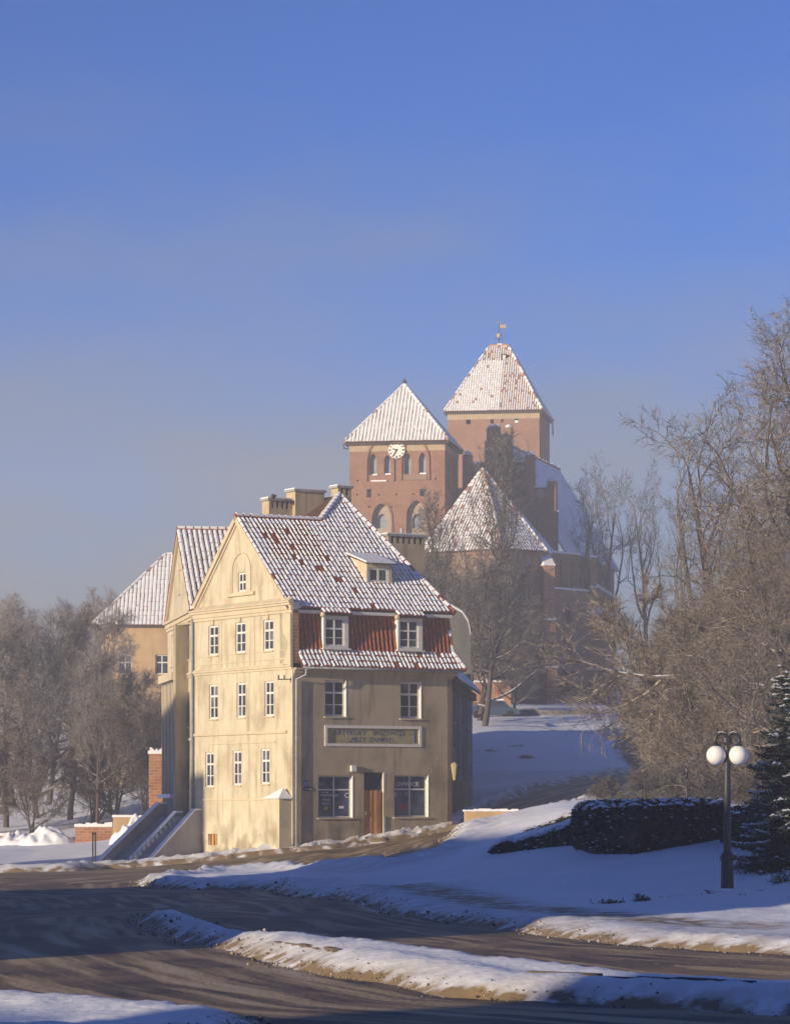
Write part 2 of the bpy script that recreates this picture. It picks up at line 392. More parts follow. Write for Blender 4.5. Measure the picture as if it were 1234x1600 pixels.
ISL = W2([(212,1430),(300,1438),(390,1468),(430,1476),(560,1486),(700,1505),(850,1528),(1000,1540),(1234,1560),('w',12,34.5),('w',12,32.5),(1234,1590),(1100,1582),(900,1572),(700,1557),(520,1527),(400,1499),(330,1480),(250,1460)])
BOT = W2([(-60,1556),(0,1562),(100,1572),(250,1582),(400,1594),('w',-1.4,35.2),('w',-2,33),('w',-8,33)])
TRK = W2([(560,1392),(700,1398),(800,1418),(920,1432),(1060,1446),(1234,1454),(1234,1468),(1000,1458),(850,1444),(700,1420),(600,1404)])
def sdist(poly, x, y):
    """positive inside"""
    x = np.asarray(x, float); y = np.asarray(y, float); d = np.full(x.shape, 1e9); ins = np.zeros(x.shape, bool); n = len(poly)
    for i in range(n):
        ax, ay = poly[i]; bx, by = poly[(i + 1) % n]; ex, ey = bx - ax, by - ay; wx, wy = x - ax, y - ay
        t = np.clip((wx * ex + wy * ey) / max(ex * ex + ey * ey, 1e-9), 0, 1)
        d = np.minimum(d, (wx - ex * t) ** 2 + (wy - ey * t) ** 2)
        c = ((ay <= y) != (by <= y)); 
        with np.errstate(divide='ignore', invalid='ignore'):
            xi = ax + (y - ay) * ex / (ey if ey != 0 else 1e-9)
        ins ^= c & (x < xi)
    d = np.sqrt(d); return np.where(ins, d, -d)
RIDGE = [(-15.5, 143.2), (-9.5, 144.2), (-5.4, 144.8), (-3.4, 145.2), (3.9, 149.6), (4.6, 152)]
def ridge_dist(x, y):
    d = np.full(x.shape, 1e9)
    for (ax, ay), (bx, by) in zip(RIDGE, RIDGE[1:]):
        ex, ey = bx - ax, by - ay; wx, wy = x - ax, y - ay
        t = np.clip((wx * ex + wy * ey) / (ex * ex + ey * ey), 0, 1)
        d = np.minimum(d, np.hypot(wx - ex * t, wy - ey * t))
    return d
def axis(segs):
    out = [segs[0][0]]
    for a, b, st in segs:
        n = max(1, int(round((b - a) / st))); out += [a + (b - a) * (i + 1) / n for i in range(n)]
    return np.array(out)
XS = axis([(-180,-70,14),(-70,-26,3),(-26,-13,.4),(-13,13,.13),(13,26,.5),(26,70,3),(70,180,14)])
YS = axis([(-160,10,17),(10,32,1),(32,62,.14),(62,110,.25),(110,160,.3),(160,240,.8),(240,330,3),(330,520,12)])
def grid_mesh(name, xs, ys, zfun, material, attrs):
    X, Y = np.meshgrid(xs, ys); X = X.ravel(); Y = Y.ravel(); nx, ny = len(xs), len(ys)
    Z, at = zfun(X, Y)
    me = bpy.data.meshes.new(name); me.vertices.add(nx * ny)
    me.vertices.foreach_set('co', np.stack([X, Y, Z], 1).ravel())
    i = (np.arange(ny - 1)[:, None] * nx + np.arange(nx - 1)[None, :]).ravel()
    q = np.stack([i, i + 1, i + 1 + nx, i + nx], 1).astype(np.int32); nf = len(q)
    me.loops.add(nf * 4); me.loops.foreach_set('vertex_index', q.ravel())
    me.polygons.add(nf); me.polygons.foreach_set('loop_start', np.arange(nf, dtype=np.int32) * 4); me.polygons.foreach_set('loop_total', np.full(nf, 4, np.int32))
    me.polygons.foreach_set('use_smooth', np.ones(nf, bool)); me.update(calc_edges=True)
    for k, v in zip(attrs, at):
        a = me.attributes.new(k, 'FLOAT', 'POINT'); a.data.foreach_set('value', v.astype(np.float32))
    return link(name, me, material)
def snow_field(X, Y):
    out = -sdist(ROAD, X, Y); isl = sdist(ISL, X, Y); bot = sdist(BOT, X, Y)
    wob = (fbm(X * .8, Y * .5, 3, 5) - .5) * .9 + (fbm(X * 4, Y * 3, 2, 9) - .5) * .16
    return out, isl, bot, wob
def snow_z(X, Y):
    base = hz(X, Y); out, isl, bot, wob = snow_field(X, Y)
    rd = .42 - ridge_dist(X, Y)
    far = np.clip((Y - 60) / 80, 0, 1); wob = wob * (.5 + .9 * far)
    f = np.maximum(np.maximum(out, isl), bot) + wob * .8
    t = np.where(f < 0, np.maximum(f * .35, -.25), .15 * np.tanh(f / .45))
    # pushed-up bank along the road edges
    t += (.05 + .14 * far) * np.exp(-((f - .75) / .55) ** 2) * (.5 + fbm(X * 1.3, Y * .8, 3, 31))
    fi = isl + wob * .3; t += np.where(isl > -.3, .10 * np.sin(np.clip(fi / 1.1, 0, 1) * 1.57), 0)
    fr = rd + (fbm(X * 1.7, Y * 1.7, 2, 77) - .5) * .6
    t = np.maximum(t, np.clip(fr * .75, -.25, .22) )
    t += (fbm(X * .35, Y * .22, 3, 3) - .5) * .22 * np.clip(f / 2, 0, 1) + (fbm(X * 3.3, Y * 2.2, 3, 13) - .5) * .04 * np.clip(f * 2, 0, 1)
    t += np.exp(-((f - .4) / 1.0) ** 2) * (fbm(X * 9, Y * 7, 2, 61) - .5) * .05
    clump = np.exp(-((f - .5) / .9) ** 2) * np.maximum(0, fbm(X * 5, Y * 5, 2, 40) - .55) * (.10 + .35 * far)
    t += clump
    trk = sdist(TRK, X, Y)
    d = 1.05 * np.exp(-np.maximum(f, 0) / .32) + .75 * np.clip(trk / .9 + .5, 0, 1) + .55 * (f < .15)
    # slush on the flat foot of the slope
    d += .28 * np.clip(1 - np.abs(out - 1.6) / 1.8, 0, 1) * (Y < 100)
    d += .5 * np.clip(1 - np.abs(X - 9) / 9, 0, 1) * (np.abs(Y - 178) < 14) * .6
    return base + t, [np.clip(d, 0, 1.3)]
def road_z(X, Y):
    base = hz(X, Y); out, isl, bot, wob = snow_field(X, Y)
    lane = np.minimum(np.abs(out), np.abs(isl)) 
    return base + (fbm(X * 1.2, Y * .8, 2, 55) - .5) * .03, [lane + wob * .15]
g = grid_mesh('ground', XS, YS, snow_z, 'snow_ground', ['dirt']); tag(g, 'snow covered ground with ploughed banks and slush', kind='structure')
XR = axis([(-70,-26,3),(-26,-13,.6),(-13,13,.25),(13,26,1),(26,70,4)]); YR = axis([(8,32,1.2),(32,62,.3),(62,160,.5),(160,215,1.2)])
def road_z2(X, Y):
    z, a = road_z(X, Y); out = -sdist(ROAD, X, Y)
    return z - np.clip((out - 2.5) * .5, 0, 3), a
r_ = grid_mesh('road', XR, YR, road_z2, 'road', ['lane']); tag(r_, 'curving road covered in brown slush', kind='structure')

# ------------------------------------------------------------------ generic builders
def text(s, loc, u, up, h, material, parent, name='lettering', ext=.004, align='LEFT', w=None):
    cu = bpy.data.curves.new(name, 'FONT'); cu.body = s; cu.size = h * 1.4; cu.extrude = ext; cu.align_x = align; cu.resolution_u = 3
    o = bpy.data.objects.new(name, cu); col.objects.link(o)
    u = Vector(u).normalized(); up = Vector(up).normalized(); n = u.cross(up)
    cu.materials.append(M[material]); bpy.context.view_layer.update()
    dg = bpy.context.evaluated_depsgraph_get(); me = bpy.data.meshes.new_from_object(o.evaluated_get(dg))
    bpy.data.objects.remove(o)
    if w:
        xs = [v.co.x for v in me.vertices]; k = w / max(1e-6, max(xs) - min(xs)); x0 = min(xs)
        for v in me.vertices: v.co.x = (v.co.x - x0) * k
    mtx = Matrix((u, up, n)).transposed().to_4x4(); mtx.translation = Vector(loc); me.transform(mtx)
    if not me.materials: me.materials.append(M[material])
    return link(name, me, material, parent)

def window(fr, r, parent, recess, vbars=(.5,), hbars=(.62, .3), fw=.07, name='window', sill=True, thick=.05, glass='glass', frame_mat='white_paint'):
    a0, a1, z0, z1 = r; mb = MB(); d0, d1 = -recess, -recess + thick
    A = [a0 + .005] + [a0 + (a1 - a0) * t for t in vbars] + [a1 - .005]; Z = [z0 + .005] + sorted(z0 + (z1 - z0) * t for t in hbars) + [z1 - .005]
    # verticals full height, horizontals between them
    ve = []
    for i, a in enumerate(A):
        w = fw if 0 < i < len(A) - 1 else fw
        lo = a if i == 0 else (a - w if i == len(A) - 1 else a - w / 2); ve.append((lo, lo + w)); fr.box(mb, lo, lo + w, z0 + .005, z1 - .005, d0, d1)
    he = []
    for j, z in enumerate(Z):
        w = fw if j in (0, len(Z) - 1) else (fw * 1.1 if (len(Z) < 4 or j == len(Z) - 2) else fw * .5)
        lo = z if j == 0 else (z - w if j == len(Z) - 1 else z - w / 2); he.append((lo, lo + w))
        for i in range(len(A) - 1): fr.box(mb, ve[i][1], ve[i + 1][0], lo, lo + w, d0, d1 - .008)
    w = mb.build(name, frame_mat, parent)
    for i in range(len(A) - 1):
        for j in range(len(Z) - 1):
            pb = MB(); gl_ = glass if rnd.random() < .7 or glass != 'glass' else 'glass_pale'; fr.box(pb, ve[i][1], ve[i + 1][0], he[j][1], he[j + 1][0], d0 + .008, d0 + .02); pb.build('pane', gl_, w)
    if sill:
        sb = MB(); fr.box(sb, a0 - .06, a1 + .06, z0 - .07, z0 - .004, -recess + .01, .07); sb.build('sill', 'plaster_trim', w)
    return w

def pip(poly, x, y):
    ins = False; n = len(poly)
    for i in range(n):
        x0, y0 = poly[i]; x1, y1 = poly[(i + 1) % n]
        if (y0 <= y) != (y1 <= y) and x < x0 + (y - y0) * (x1 - x0) / (y1 - y0): ins = not ins
    return ins
def tile_plane(poly, parent, tw=.22, tl=.38, h=.06, snow=lambda s, t: .95, tile='tile_red', seed=1, deck='tile_dark', deck_t=.12, sn_h=.025, sn_w=1.02, sn_gap=.10, clip=True, rows=None, deck_on=True, pw=.37):
    """poly: planar corner points, first edge is the eave. Every tile is real geometry with its own cap of snow."""
    rr = random.Random(seed); poly = [Vector(p) for p in poly]
    e = (poly[1] - poly[0]).normalized(); nn = Vector((0, 0, 0))
    for i in range(len(poly)): nn += poly[i].cross(poly[(i + 1) % len(poly)])
    nn.normalize()
    if nn.z < 0: nn = -nn
    up = nn.cross(e)
    if up.z < 0: up = -up
    o = poly[0]; P2 = [((p - o).dot(e), (p - o).dot(up)) for p in poly]
    s0, s1 = min(p[0] for p in P2), max(p[0] for p in P2); t1 = max(p[1] for p in P2)
    if deck_on:
        db = MB(); db.prism(poly, -nn * deck_t); db.build('roof_deck', deck, parent)
    tb, sb = MB(), MB(); prof = [(-pw, 0), (-pw * .74, .62), (0, 1), (pw * .74, .62), (pw, 0)]
    def pt(s, t, k): return o + e * s + up * t + nn * k
    nr = int(math.ceil(t1 / tl)); nc = int((s1 - s0) / tw)
    for j in range(nr):
        t = j * tl
        for i in range(nc):
            s = s0 + (i + .5) * tw + rr.uniform(-.008, .008)
            if clip and not pip(P2, s, t + tl * .45): continue
            if not clip and not pip(P2, s, t + .02): continue
            j1 = rr.uniform(-.012, .012); lift = .028 + rr.uniform(0, .01)
            A = [pt(s + x * tw, t - .03 + j1, h * y + lift) for x, y in prof]; B = [pt(s + x * tw, min(t + tl, t1), h * y + .004) for x, y in prof]
            tb.add(A + B, [(k, k + 1, k + 6, k + 5) for k in range(4)] + [(4, 3, 2, 1, 0)])
            sv = snow(s, t / max(t1, .01))
            if rr.random() < sv:
                w = sn_w * rr.uniform(.92, 1.06) * (.72 if sv < .9 else 1); g0 = t - .03 + tl * sn_gap * rr.uniform(.2, 1.8); g1 = t + tl * rr.uniform(.96, 1.0); hh = sn_h * rr.uniform(.7, 1.4)
                A = [pt(s + x * tw * w, g0, h * y + lift * .9 + (hh if y > .3 else -.005)) for x, y in prof]
                B = [pt(s + x * tw * w, min(g1, t1), h * y + .006 + (hh if y > .3 else -.005)) for x, y in prof]
                sb.add(A + B, [(k, k + 1, k + 6, k + 5) for k in range(4)] + [(4, 3, 2, 1, 0)])
    to = tag(tb.build('roof_tiles', tile, parent), kind='stuff'); so = None
    if sb.v: so = tag(sb.build('roof_snow', 'snow_roof', parent), kind='stuff')
    return to, so
def ridge_caps(p0, p1, parent, r=.13, l=.38, snowy=.85, seed=3, tile='tile_red'):
    rr = random.Random(seed); p0 = Vector(p0); p1 = Vector(p1); d = p1 - p0; n = max(1, int(d.length / l)); tb, sb = MB(), MB()
    for i in range(n):
        a = p0 + d * (i / n); b = p0 + d * ((i + .97) / n); q = rr.uniform(0, .015)
        tb.tube([a + V(0, 0, q), b + V(0, 0, q)], [r * 1.1, r * .95], 7)
        if rr.random() < snowy:
            k0 = rr.uniform(.05, .25); sb.tube([a.lerp(b, k0) + V(0, 0, r * .38), b + V(0, 0, r * .38)], [r * 1.08, r * 1.0], 7)
    tag(tb.build('ridge_tiles', tile, parent), kind='stuff')
    if sb.v: tag(sb.build('ridge_snow', 'snow_roof', parent), kind='stuff')
#@@PART2
# ------------------------------------------------------------------ corner house
C0 = V(-4.70, 147.0, 0); uR = V(math.cos(R(31)), math.sin(R(31)), 0); uL = V(-uR.y, uR.x, 0); nR = -uL; nL = -uR
FR_ = Fr(C0, uR, nR); FL_ = Fr(C0, uL, nL); LR, LL = 8.63, 9.89
house = thing('corner_house', 'cream gabled corner house with red mansard tiles and a shop at street level', 'house', C0 + V(0, 0, -2.4))
def H(a, v, z): 
    p = C0 + uR * a + uL * v; p.z = z; return p
def onplane(px, py, p0, n):
    dr = Vector(((px - CX) / FPX, 1.0, (HY - py) / FPX)); t = n.dot(p0) / n.dot(dr); return dr * t
GB = -4.2
# left (gable) facade
lw = []
for x0, y0, x1, y1 in [(326,977.5,341,1024),(368,972.5,383.5,1020),(411.5,968.5,427,1016.5),(326.8,1069.5,340.5,1123.5),(370,1067,383.5,1121),(413.5,1064,427.5,1119),
                       (321,1175.5,334,1230),(363.8,1173,377,1227),(407.5,1170,421,1225)]:
    lw.append(FL_.rect(x0, y0, x1, y1))
gw = FL_.rect(372, 894.5, 384, 924.5); bw = FL_.rect(325.5, 1303, 340, 1320.5)
gable = [(0, GB), (LL, GB), (LL, 9.25), (5.35, 13.48), (.3, 9.12), (0, 9.0)]
mb = MB(); FL_.panel(mb, gable, [rloop(r) for r in lw + [gw, bw]], .16)
mb.build('gable_wall', 'plaster_cream', house)
for r in lw: window(FL_, r, house, .11, (.5,), (.66, .33), .085)
window(FL_, gw, house, .11, (.5,), (.5,), .085, sill=False)
mb = MB(); a0, a1, z0, z1 = bw; FL_.box(mb, a0, a1, z0, z1, -.16, -.1); fb = mb.build('basement_window', 'wood_door', house)
for k in range(3):
    mb = MB(); aa = a0 + (a1 - a0) * (k + .5) / 3; FL_.box(mb, aa - .025, aa + .025, z0, z1, -.1, -.06); mb.build('bar', 'dark_wood', fb)
# trims on the gable facade
def band(fr, a0, a1, z, h, d, parent, m='plaster_trim', name='moulding'):
    mb = MB(); fr.box(mb, a0, a1, z, z + h, -.02, d); return mb.build(name, m, parent)
zc = 8.62
for z, h, d in [(zc, .13, .07), (zc + .14, .2, .12), (zc + .35, .1, .2), (zc + .46, .06, .27)]: band(FL_, -.02 - d * .3, LL + .01, z, h, d, house, name='cornice')
mb = MB(); mb.prism([FL_.pt(-.02, zc + .52, 0), FL_.pt(-.02, zc + .52, .26), FL_.pt(-.02, zc + .72, 0)], FL_.u * (LL)); mb.build('cornice_slope', 'plaster_trim', house)
for z, h, d in [(6.02, .1, .06), (6.13, .1, .12), (6.24, .05, .07)]: band(FL_, -.015, LL + .01, z, h, d, house, name='string_course')
for z, h, d in [(6.5, .06, .03), (6.9, .04, .025)]: band(FL_, .35, LL - .3, z, h, d, house)
zz = FL_.px(380, 1148)[1]; band(FL_, .5, LL - .2, zz, .12, .09, house, name='string_course'); band(FL_, 1.6, LL - 1.8, zz - .42, .07, .045, house)
zz = FL_.px(380, 1251)[1]; band(FL_, 1.6, LL - .6, zz, .09, .05, house, name='plinth_band')
for a in [LL - .35, 6.9, 3.6, .55]: 
    mb = MB(); FL_.box(mb, a - .02, a + .02, 6.3, zc, -.01, .025); mb.build('pilaster_edge', 'plaster_trim', house)
for r in lw[:3]:
    m_ = (r[0] + r[1]) / 2; mb = MB(); FL_.poly(mb, [(m_ - .1, r[3] + .02), (m_ + .1, r[3] + .02), (m_ + .15, zc - .02), (m_ - .15, zc - .02)], -.01, .08); mb.build('keystone', 'plaster_trim', house)
# rake mouldings of the gable, arched surround of the gable window
for s0, s1 in [((LL, 9.25), (5.35, 13.48)), ((5.35, 13.48), (.3, 9.12))]:
    dx, dz = s1[0] - s0[0], s1[1] - s0[1]; L = math.hypot(dx, dz); nx, nz_ = dz / L, -dx / L
    if nz_ > 0: nx, nz_ = -nx, -nz_
    for w0, w1, d in [(0, .22, .16), (.24, .34, .07)]:
        q = [(s0[0] + nx * w0, s0[1] + nz_ * w0), (s1[0] + nx * w0, s1[1] + nz_ * w0), (s1[0] + nx * w1, s1[1] + nz_ * w1), (s0[0] + nx * w1, s0[1] + nz_ * w1)]
        mb = MB(); FL_.poly(mb, q, -.02, d); mb.build('rake_moulding', 'plaster_trim', house)
ca, cz = (gw[0] + gw[1]) / 2, gw[3] - .1
mb = MB(); nseg = 14; rad = .95; h0 = gw[2] - .05
path = [(ca + rad, h0)] + [(ca + rad * math.cos(t), cz + .15 + rad * .95 * math.sin(t)) for t in [math.pi * i / nseg for i in range(nseg + 1)]] + [(ca - rad, h0)]
for q0, q1 in zip(path, path[1:]):
    c0, c1 = ((q0[0] - ca) * .93 + ca, (q0[1] - cz) * .95 + cz), ((q1[0] - ca) * .93 + ca, (q1[1] - cz) * .95 + cz)
    FL_.poly(mb, [q0, q1, c1, c0], -.01, .05)
mb.build('arch_surround', 'plaster_trim', house)
band(FL_, ca - 1.35, ca + 1.35, gw[2] - .2, .15, .13, house, name='gable_sill')
# scroll bracket and firewall end beside the mansard
sc_pts = [FL_.px(*q) for q in [(445,958),(457,958),(457.5,1038),(444,1038),(449,1028),(452,1014),(452.5,1003),(450,994),(446,990),(444,975)]]
mb = MB(); FL_.poly(mb, sc_pts, -.01, .12); mb.build('scroll_bracket', 'plaster_trim', house)
mb = MB(); mb.prism([H(0, .003, 6.3), H(.34, .003, 6.3), H(.34, .003, 8.72), H(0, .003, 8.72)], uL * 1.2); mb.build('firewall_end', 'brick_wall', house)
# front facade
fwins = [FR_.rect(508, 1063, 540.5, 1119.5), FR_.rect(626, 1065.5, 657.5, 1122.5)]
shops = [FR_.rect(497.5, 1211.5, 551, 1277.5), FR_.rect(616, 1211, 669, 1276.5)]
door = FR_.rect(568.5, 1207, 599, 1307.5); door = (door[0], door[1], door[2], door[3])
sign = FR_.rect(507, 1134, 658, 1166.5)
sin_ = (sign[0] + .14, sign[1] - .14, sign[2] + .13, sign[3] - .13)
mb = MB(); FR_.panel(mb, [(0, GB), (LR, GB), (LR, 6.1), (0, 6.1)], [rloop(r) for r in fwins + shops + [door, sin_]], .24)
mb.build('front_wall', 'plaster_front', house)
for r in fwins:
    w = window(FR_, r, house, .2, (.5,), (.66, .33), .085)
    mb = MB(); FR_.box(mb, r[1] - .01, r[1] + .03, r[2], r[3], -.19, .014); mb.build('sun_painted_reveal', 'white_paint', w)  # white on the right side only, painting the sunlit reveal
for i, r in enumerate(shops):
    w = window(FR_, r, house, .22, (.5,), (.66,), .06, 'shop_window', True, glass='shop_glass')
    a0, a1, z0, z1 = r; L = a1 - a0; zt = z0 + (z1 - z0) * .66
    # white strip: sunlight put into the colour of the right jamb
    mb = MB(); FR_.box(mb, a1 - .012, a1 + .02, z0, z1, -.2, .012); mb.build('sun_painted_reveal', 'white_paint', w)
    def t(s, a, z, h, m, wd=None): text(s, FR_.pt(a0 + L * a, z, -.196), uR, V(0, 0, 1), h, m, w, w=wd)
    if i == 0:
        t('W', .08, zt + .16, .2, 'metal_grey'); t('Z', .42, zt + .16, .2, 'metal_grey')
        t('PAPIEROSY', .14, z0 + .98, .11, 'paint_white', L * .52); t('PIWO', .18, z0 + .78, .1, 'paint_white', L * .22); t('KAWA', .18, z0 + .6, .1, 'paint_white', L * .22)
        t('C', .82, z0 + .92, .24, 'paint_white')
        mb = MB(); FR_.box(mb, a0 + L * .14, a0 + L * .32, z0 + 1.16, z0 + 1.18, -.198, -.19); FR_.poly(mb, [(a0 + L * .32, z0 + 1.13), (a0 + L * .36, z0 + 1.17), (a0 + L * .32, z0 + 1.21)], -.198, -.19); mb.build('arrow_mark', 'paint_white', w)
        mb = MB(); mb.sphere(FR_.pt(a0 + L * .27, z0 + .44, -.2), .11, 12, 6); mb.build('yellow_sticker', 'paint_yellow', w)
        mb = MB(); FR_.box(mb, a0 + L * .66, a0 + L * .8, z0 + .42, z0 + .54, -.2, -.19); mb.build('price_card', 'paint_white', w)
    else:
        t('OWOCE', .12, zt + .15, .2, 'paint_white', L * .66)
        mb = MB(); FR_.poly(mb, [(a0 + L * .26, z0 + .58), (a0 + L * .42, z0 + .58), (a0 + L * .41, z0 + .42), (a0 + L * .34, z0 + .25), (a0 + L * .27, z0 + .42)], -.2, -.19); mb.build('red_sticker', 'paint_red', w)
        mb = MB(); FR_.box(mb, a0 + L * .02, a0 + L * .13, z0 + .95, z0 + 1.18, -.2, -.19); mb.build('poster', 'metal_grey', w)
        t('Q', .36, z0 + 1.02, .16, 'gold')
# door: dark transom light above boarded leaf
a0, a1, z0, z1 = door; zt = FR_.px(583, 1235)[1]
db = MB(); FR_.box(db, a0, a1, zt, zt + .08, -.22, -.12); FR_.box(db, a1 - .06, a1, zt + .08, z1, -.22, -.1); FR_.box(db, a0, a0 + .05, zt + .08, z1, -.22, -.12); dr_ = db.build('door', 'dark_wood', house)
mb = MB(); FR_.box(mb, a0 + .05, a1 - .06, zt + .08, z1, -.22, -.2); mb.build('transom_pane', 'glass', dr_)
for k in range(6):
    w_ = (a1 - .1 - a0 - .02) / 6; mb = MB(); FR_.box(mb, a0 + .02 + w_ * k + .006, a0 + .02 + w_ * (k + 1) - .006, z0 + .05, zt, -.2, -.055 - .014 * (k % 2)); mb.build('plank', 'wood_door', dr_)
mb = MB(); FR_.box(mb, a0 + .1, a0 + .13, z0 + 1.0, z0 + 1.2, -.06, .0); mb.build('handle', 'metal_grey', dr_)
mb = MB(); FR_.box(mb, a1 - .012, a1 + .07, zt - .1, z1 + .03, -.2, .012); mb.build('sun_painted_door_reveal', 'white_paint', house)  # pale strip paints sunlight onto the right door reveal
mb = MB(); FR_.box(mb, a1 + .02, a1 + .1, z0 - .3, z0 + .95, .01, .05); mb.build('drain_pipe', 'zinc', house)
mb = MB(); FR_.box(mb, a0 - .1, a1 + .1, z0 - .6, z0 + .02, -.3, .28); mb.build('door_step', 'concrete', house)
# shop sign
sb = MB(); FR_.box(sb, sin_[0], sin_[1], sin_[2], sin_[3], -.2, -.035); so = sb.build('shop_sign', 'sign_board', house)
for q in [(sign[0], sign[1], sign[2], sin_[2]), (sign[0], sign[1], sin_[3], sign[3]), (sign[0], sin_[0], sin_[2], sin_[3]), (sin_[1], sign[1], sin_[2], sin_[3])]:
    mb = MB(); FR_.box(mb, q[0], q[1], q[2], q[3], -.15, .045); mb.build('sign_frame', 'white_paint', so)
sl = sin_[1] - sin_[0]; shh = sin_[3] - sin_[2]
text('ARTYKUŁY', FR_.pt(sin_[0] + sl * .07, sin_[2] + shh * .56, -.033), uR, V(0, 0, 1), shh * .30, 'paint_blue', so, w=sl * .36)
text('SPOŻYWCZE', FR_.pt(sin_[0] + sl * .5, sin_[2] + shh * .56, -.033), uR, V(0, 0, 1), shh * .30, 'paint_blue', so, w=sl * .36)
text('„PRZY  ZAMKU”', FR_.pt(sin_[0] + sl * .24, sin_[2] + shh * .12, -.033), uR, V(0, 0, 1), shh * .30, 'paint_blue', so, w=sl * .48)
mb = MB(); FR_.box(mb, sin_[1] - sl * .045, sin_[1] - sl * .02, sin_[2] + shh * .1, sin_[3] - shh * .15, -.035, -.027); mb.build('sign_stripe', 'paint_blue', so)
# plates, lamp box, lantern
r = FR_.rect(474.5, 1219, 481.5, 1229.5); mb = MB(); FR_.box(mb, *r, -.01, .03); pl = mb.build('house_number_plate', 'plate_blue', house)
text('13', FR_.pt(r[0] + .05, r[2] + .07, .031), uR, V(0, 0, 1), .16, 'paint_white', pl, w=(r[1] - r[0]) * .65)
r = FR_.rect(474, 1230, 488, 1235.5); mb = MB(); FR_.box(mb, *r, -.01, .03); pl = mb.build('street_name_plate', 'plate_black', house)
text('Zamkowa', FR_.pt(r[0] + .05, r[2] + .05, .031), uR, V(0, 0, 1), .08, 'paint_white', pl, w=(r[1] - r[0]) * .8)
r = FR_.rect(547, 1196, 554.5, 1205.5); mb = MB(); FR_.box(mb, *r, -.01, .16); mb.build('alarm_box', 'white_paint', house)
mb = MB(); p = FR_.pt(LR - .03, FR_.px(706, 1201)[1], .25)
mb.tube([p + V(0, 0, .25), p + V(0, 0, 1.0)], .02, 6); mb.tube([p + V(0, 0, .98), FR_.pt(LR - .03, p.z + 1.0, -.01)], .02, 6)
br = mb.build('lantern_bracket', 'metal_dark', house)
mb = MB(); mb.tube([p + V(0, 0, -.55), p + V(0, 0, .2), p + V(0, 0, .3)], [.06, .17, .05], 6); mb.build('lantern', 'gold', br)
# front cornice and gutters
for z, h, d in [(5.72, .12, .06), (5.84, .14, .16), (5.98, .1, .3)]:
    mb = MB(); FR_.box(mb, .02, LR + d * .6, z, z + h - .003, -.02, d); mb.build('front_cornice', 'plaster_front', house)
mb = MB(); mb.tube([FR_.pt(.3, 6.1, .5), FR_.pt(LR + .3, 6.08, .5)], .065, 8); mb.build('gutter', 'zinc', house, True)
mb = MB(); mb.tube([FR_.pt(.45, 6.08, .5), FR_.pt(.45, 5.75, .45), FR_.pt(.15, 5.55, .1), FR_.pt(.15, GB + 1.2, .1)], .05, 8); mb.build('downspout', 'metal_grey', house, True)
mb = MB(); mb.tube([FL_.pt(LL - .12, 9.2, .12), FL_.pt(LL - .12, 8.9, .1), FL_.pt(LL - .12, -.4, .1)], .06, 8); mb.build('downspout', 'zinc', house, True)
mb = MB(); FL_.box(mb, -.1, .5, 8.75, 9.1, -.3, .02); mb.build('rain_hopper', 'zinc', house)
mb = MB(); p = FL_.pt(.1, 5.55, .02); mb.tube([p, p + nL * .7 + V(0, 0, -.02)], .025, 5)
for k in (.35, .65): mb.tube([p + nL * k, p + nL * k + V(0, 0, .18)], .035, 5)
mb.build('wire_bracket', 'metal_dark', house)
# boxed-out corner pier with pyramid cap
za = FL_.px(436, 1248, .65)[1]; mb = MB(); FL_.box(mb, .06, 1.42, GB, za, -.02, .66); pier = mb.build('pier', 'plaster_cream', house)
mb = MB(); ap = FL_.pt(.5, za + .52, .2); q = [FL_.pt(-.02, za, -.0), FL_.pt(-.02, za, .76), FL_.pt(1.52, za, .76), FL_.pt(1.52, za, 0)]
mb.add(q + [ap], [(0, 1, 4), (1, 2, 4), (2, 3, 4), (3, 0, 4), (3, 2, 1, 0)]); mb.build('pier_cap', 'snow_roof', pier)
mb = MB(); FL_.box(mb, 1.56, 1.86, za - .25, za - .02, -.01, .25); mb.tube([FL_.pt(1.66, za - .2, .12), FL_.pt(1.66, GB + 1, .12)], .05, 6); mb.build('meter_box', 'metal_grey', house)
# main roof planes
SL = .875
def zr(v): return 9.1 + SL * (v - .4)
nroof = (uR.cross((uL + V(0, 0, SL)).normalized())); nroof = nroof if nroof.z > 0 else -nroof
p_e = H(0, .16, zr(.16)); K = onplane(530, 774, p_e, nroof)
vr = 5.36; zr0 = zr(vr); R0 = H(-.15, vr, zr0)
t_ = onplane(497, 808, p_e, nroof); aR1 = (t_ - C0).dot(uR); R1 = H(aR1, vr, zr0)
aK = (K - C0).dot(uR); vK = (K - C0).dot(uL)
EA, EB = H(-.15, .12, zr(.12)), H(8.82, .12, zr(.12))
def snow_main(s, t):
    p = 0.996
    nz_ = float(fbm(np.array([s * .55]), np.array([t * 5.0]), 2, 91)[0])
    if nz_ > .62: p = .985
    if 1.0 < s < 3.8 and .38 < t < .72 and nz_ > .42: p = .895 if (nz_ > .55) else .97
    if t > .92 and s > 5.4: p = .7
    return p
front = [EA, EB, K, R1, R0]
tile_plane(front, house, .225, .40, .07, snow_main, seed=11)
ridge_caps(R0, R1, house, .13, .36, .95, 5); ridge_caps(R1, K, house, .15, .36, 1.0, 6); ridge_caps(EB, K, house, .13, .38, .9, 8)
K2 = K + uL * 2.5; bk = H(aR1, 10.1, 9.2); bk0 = H(-.15, 10.1, 9.2)
mb = MB(); mb.prism([R0, R1, bk, bk0], V(0, 0, -.12)); mb.build('roof_back_slope', 'tile_dark', house)
mb = MB(); mb.prism([R1, K, K2, H(aR1 - 1.5, vK + 2.5, zr0 - 1.0)], V(0, 0, -.12)); mb.prism([EB, H(8.82, vK + 2.5, EB.z), K2, K], V(0, 0, -.12)); mb.build('roof_side_slopes', 'tile_dark', house)
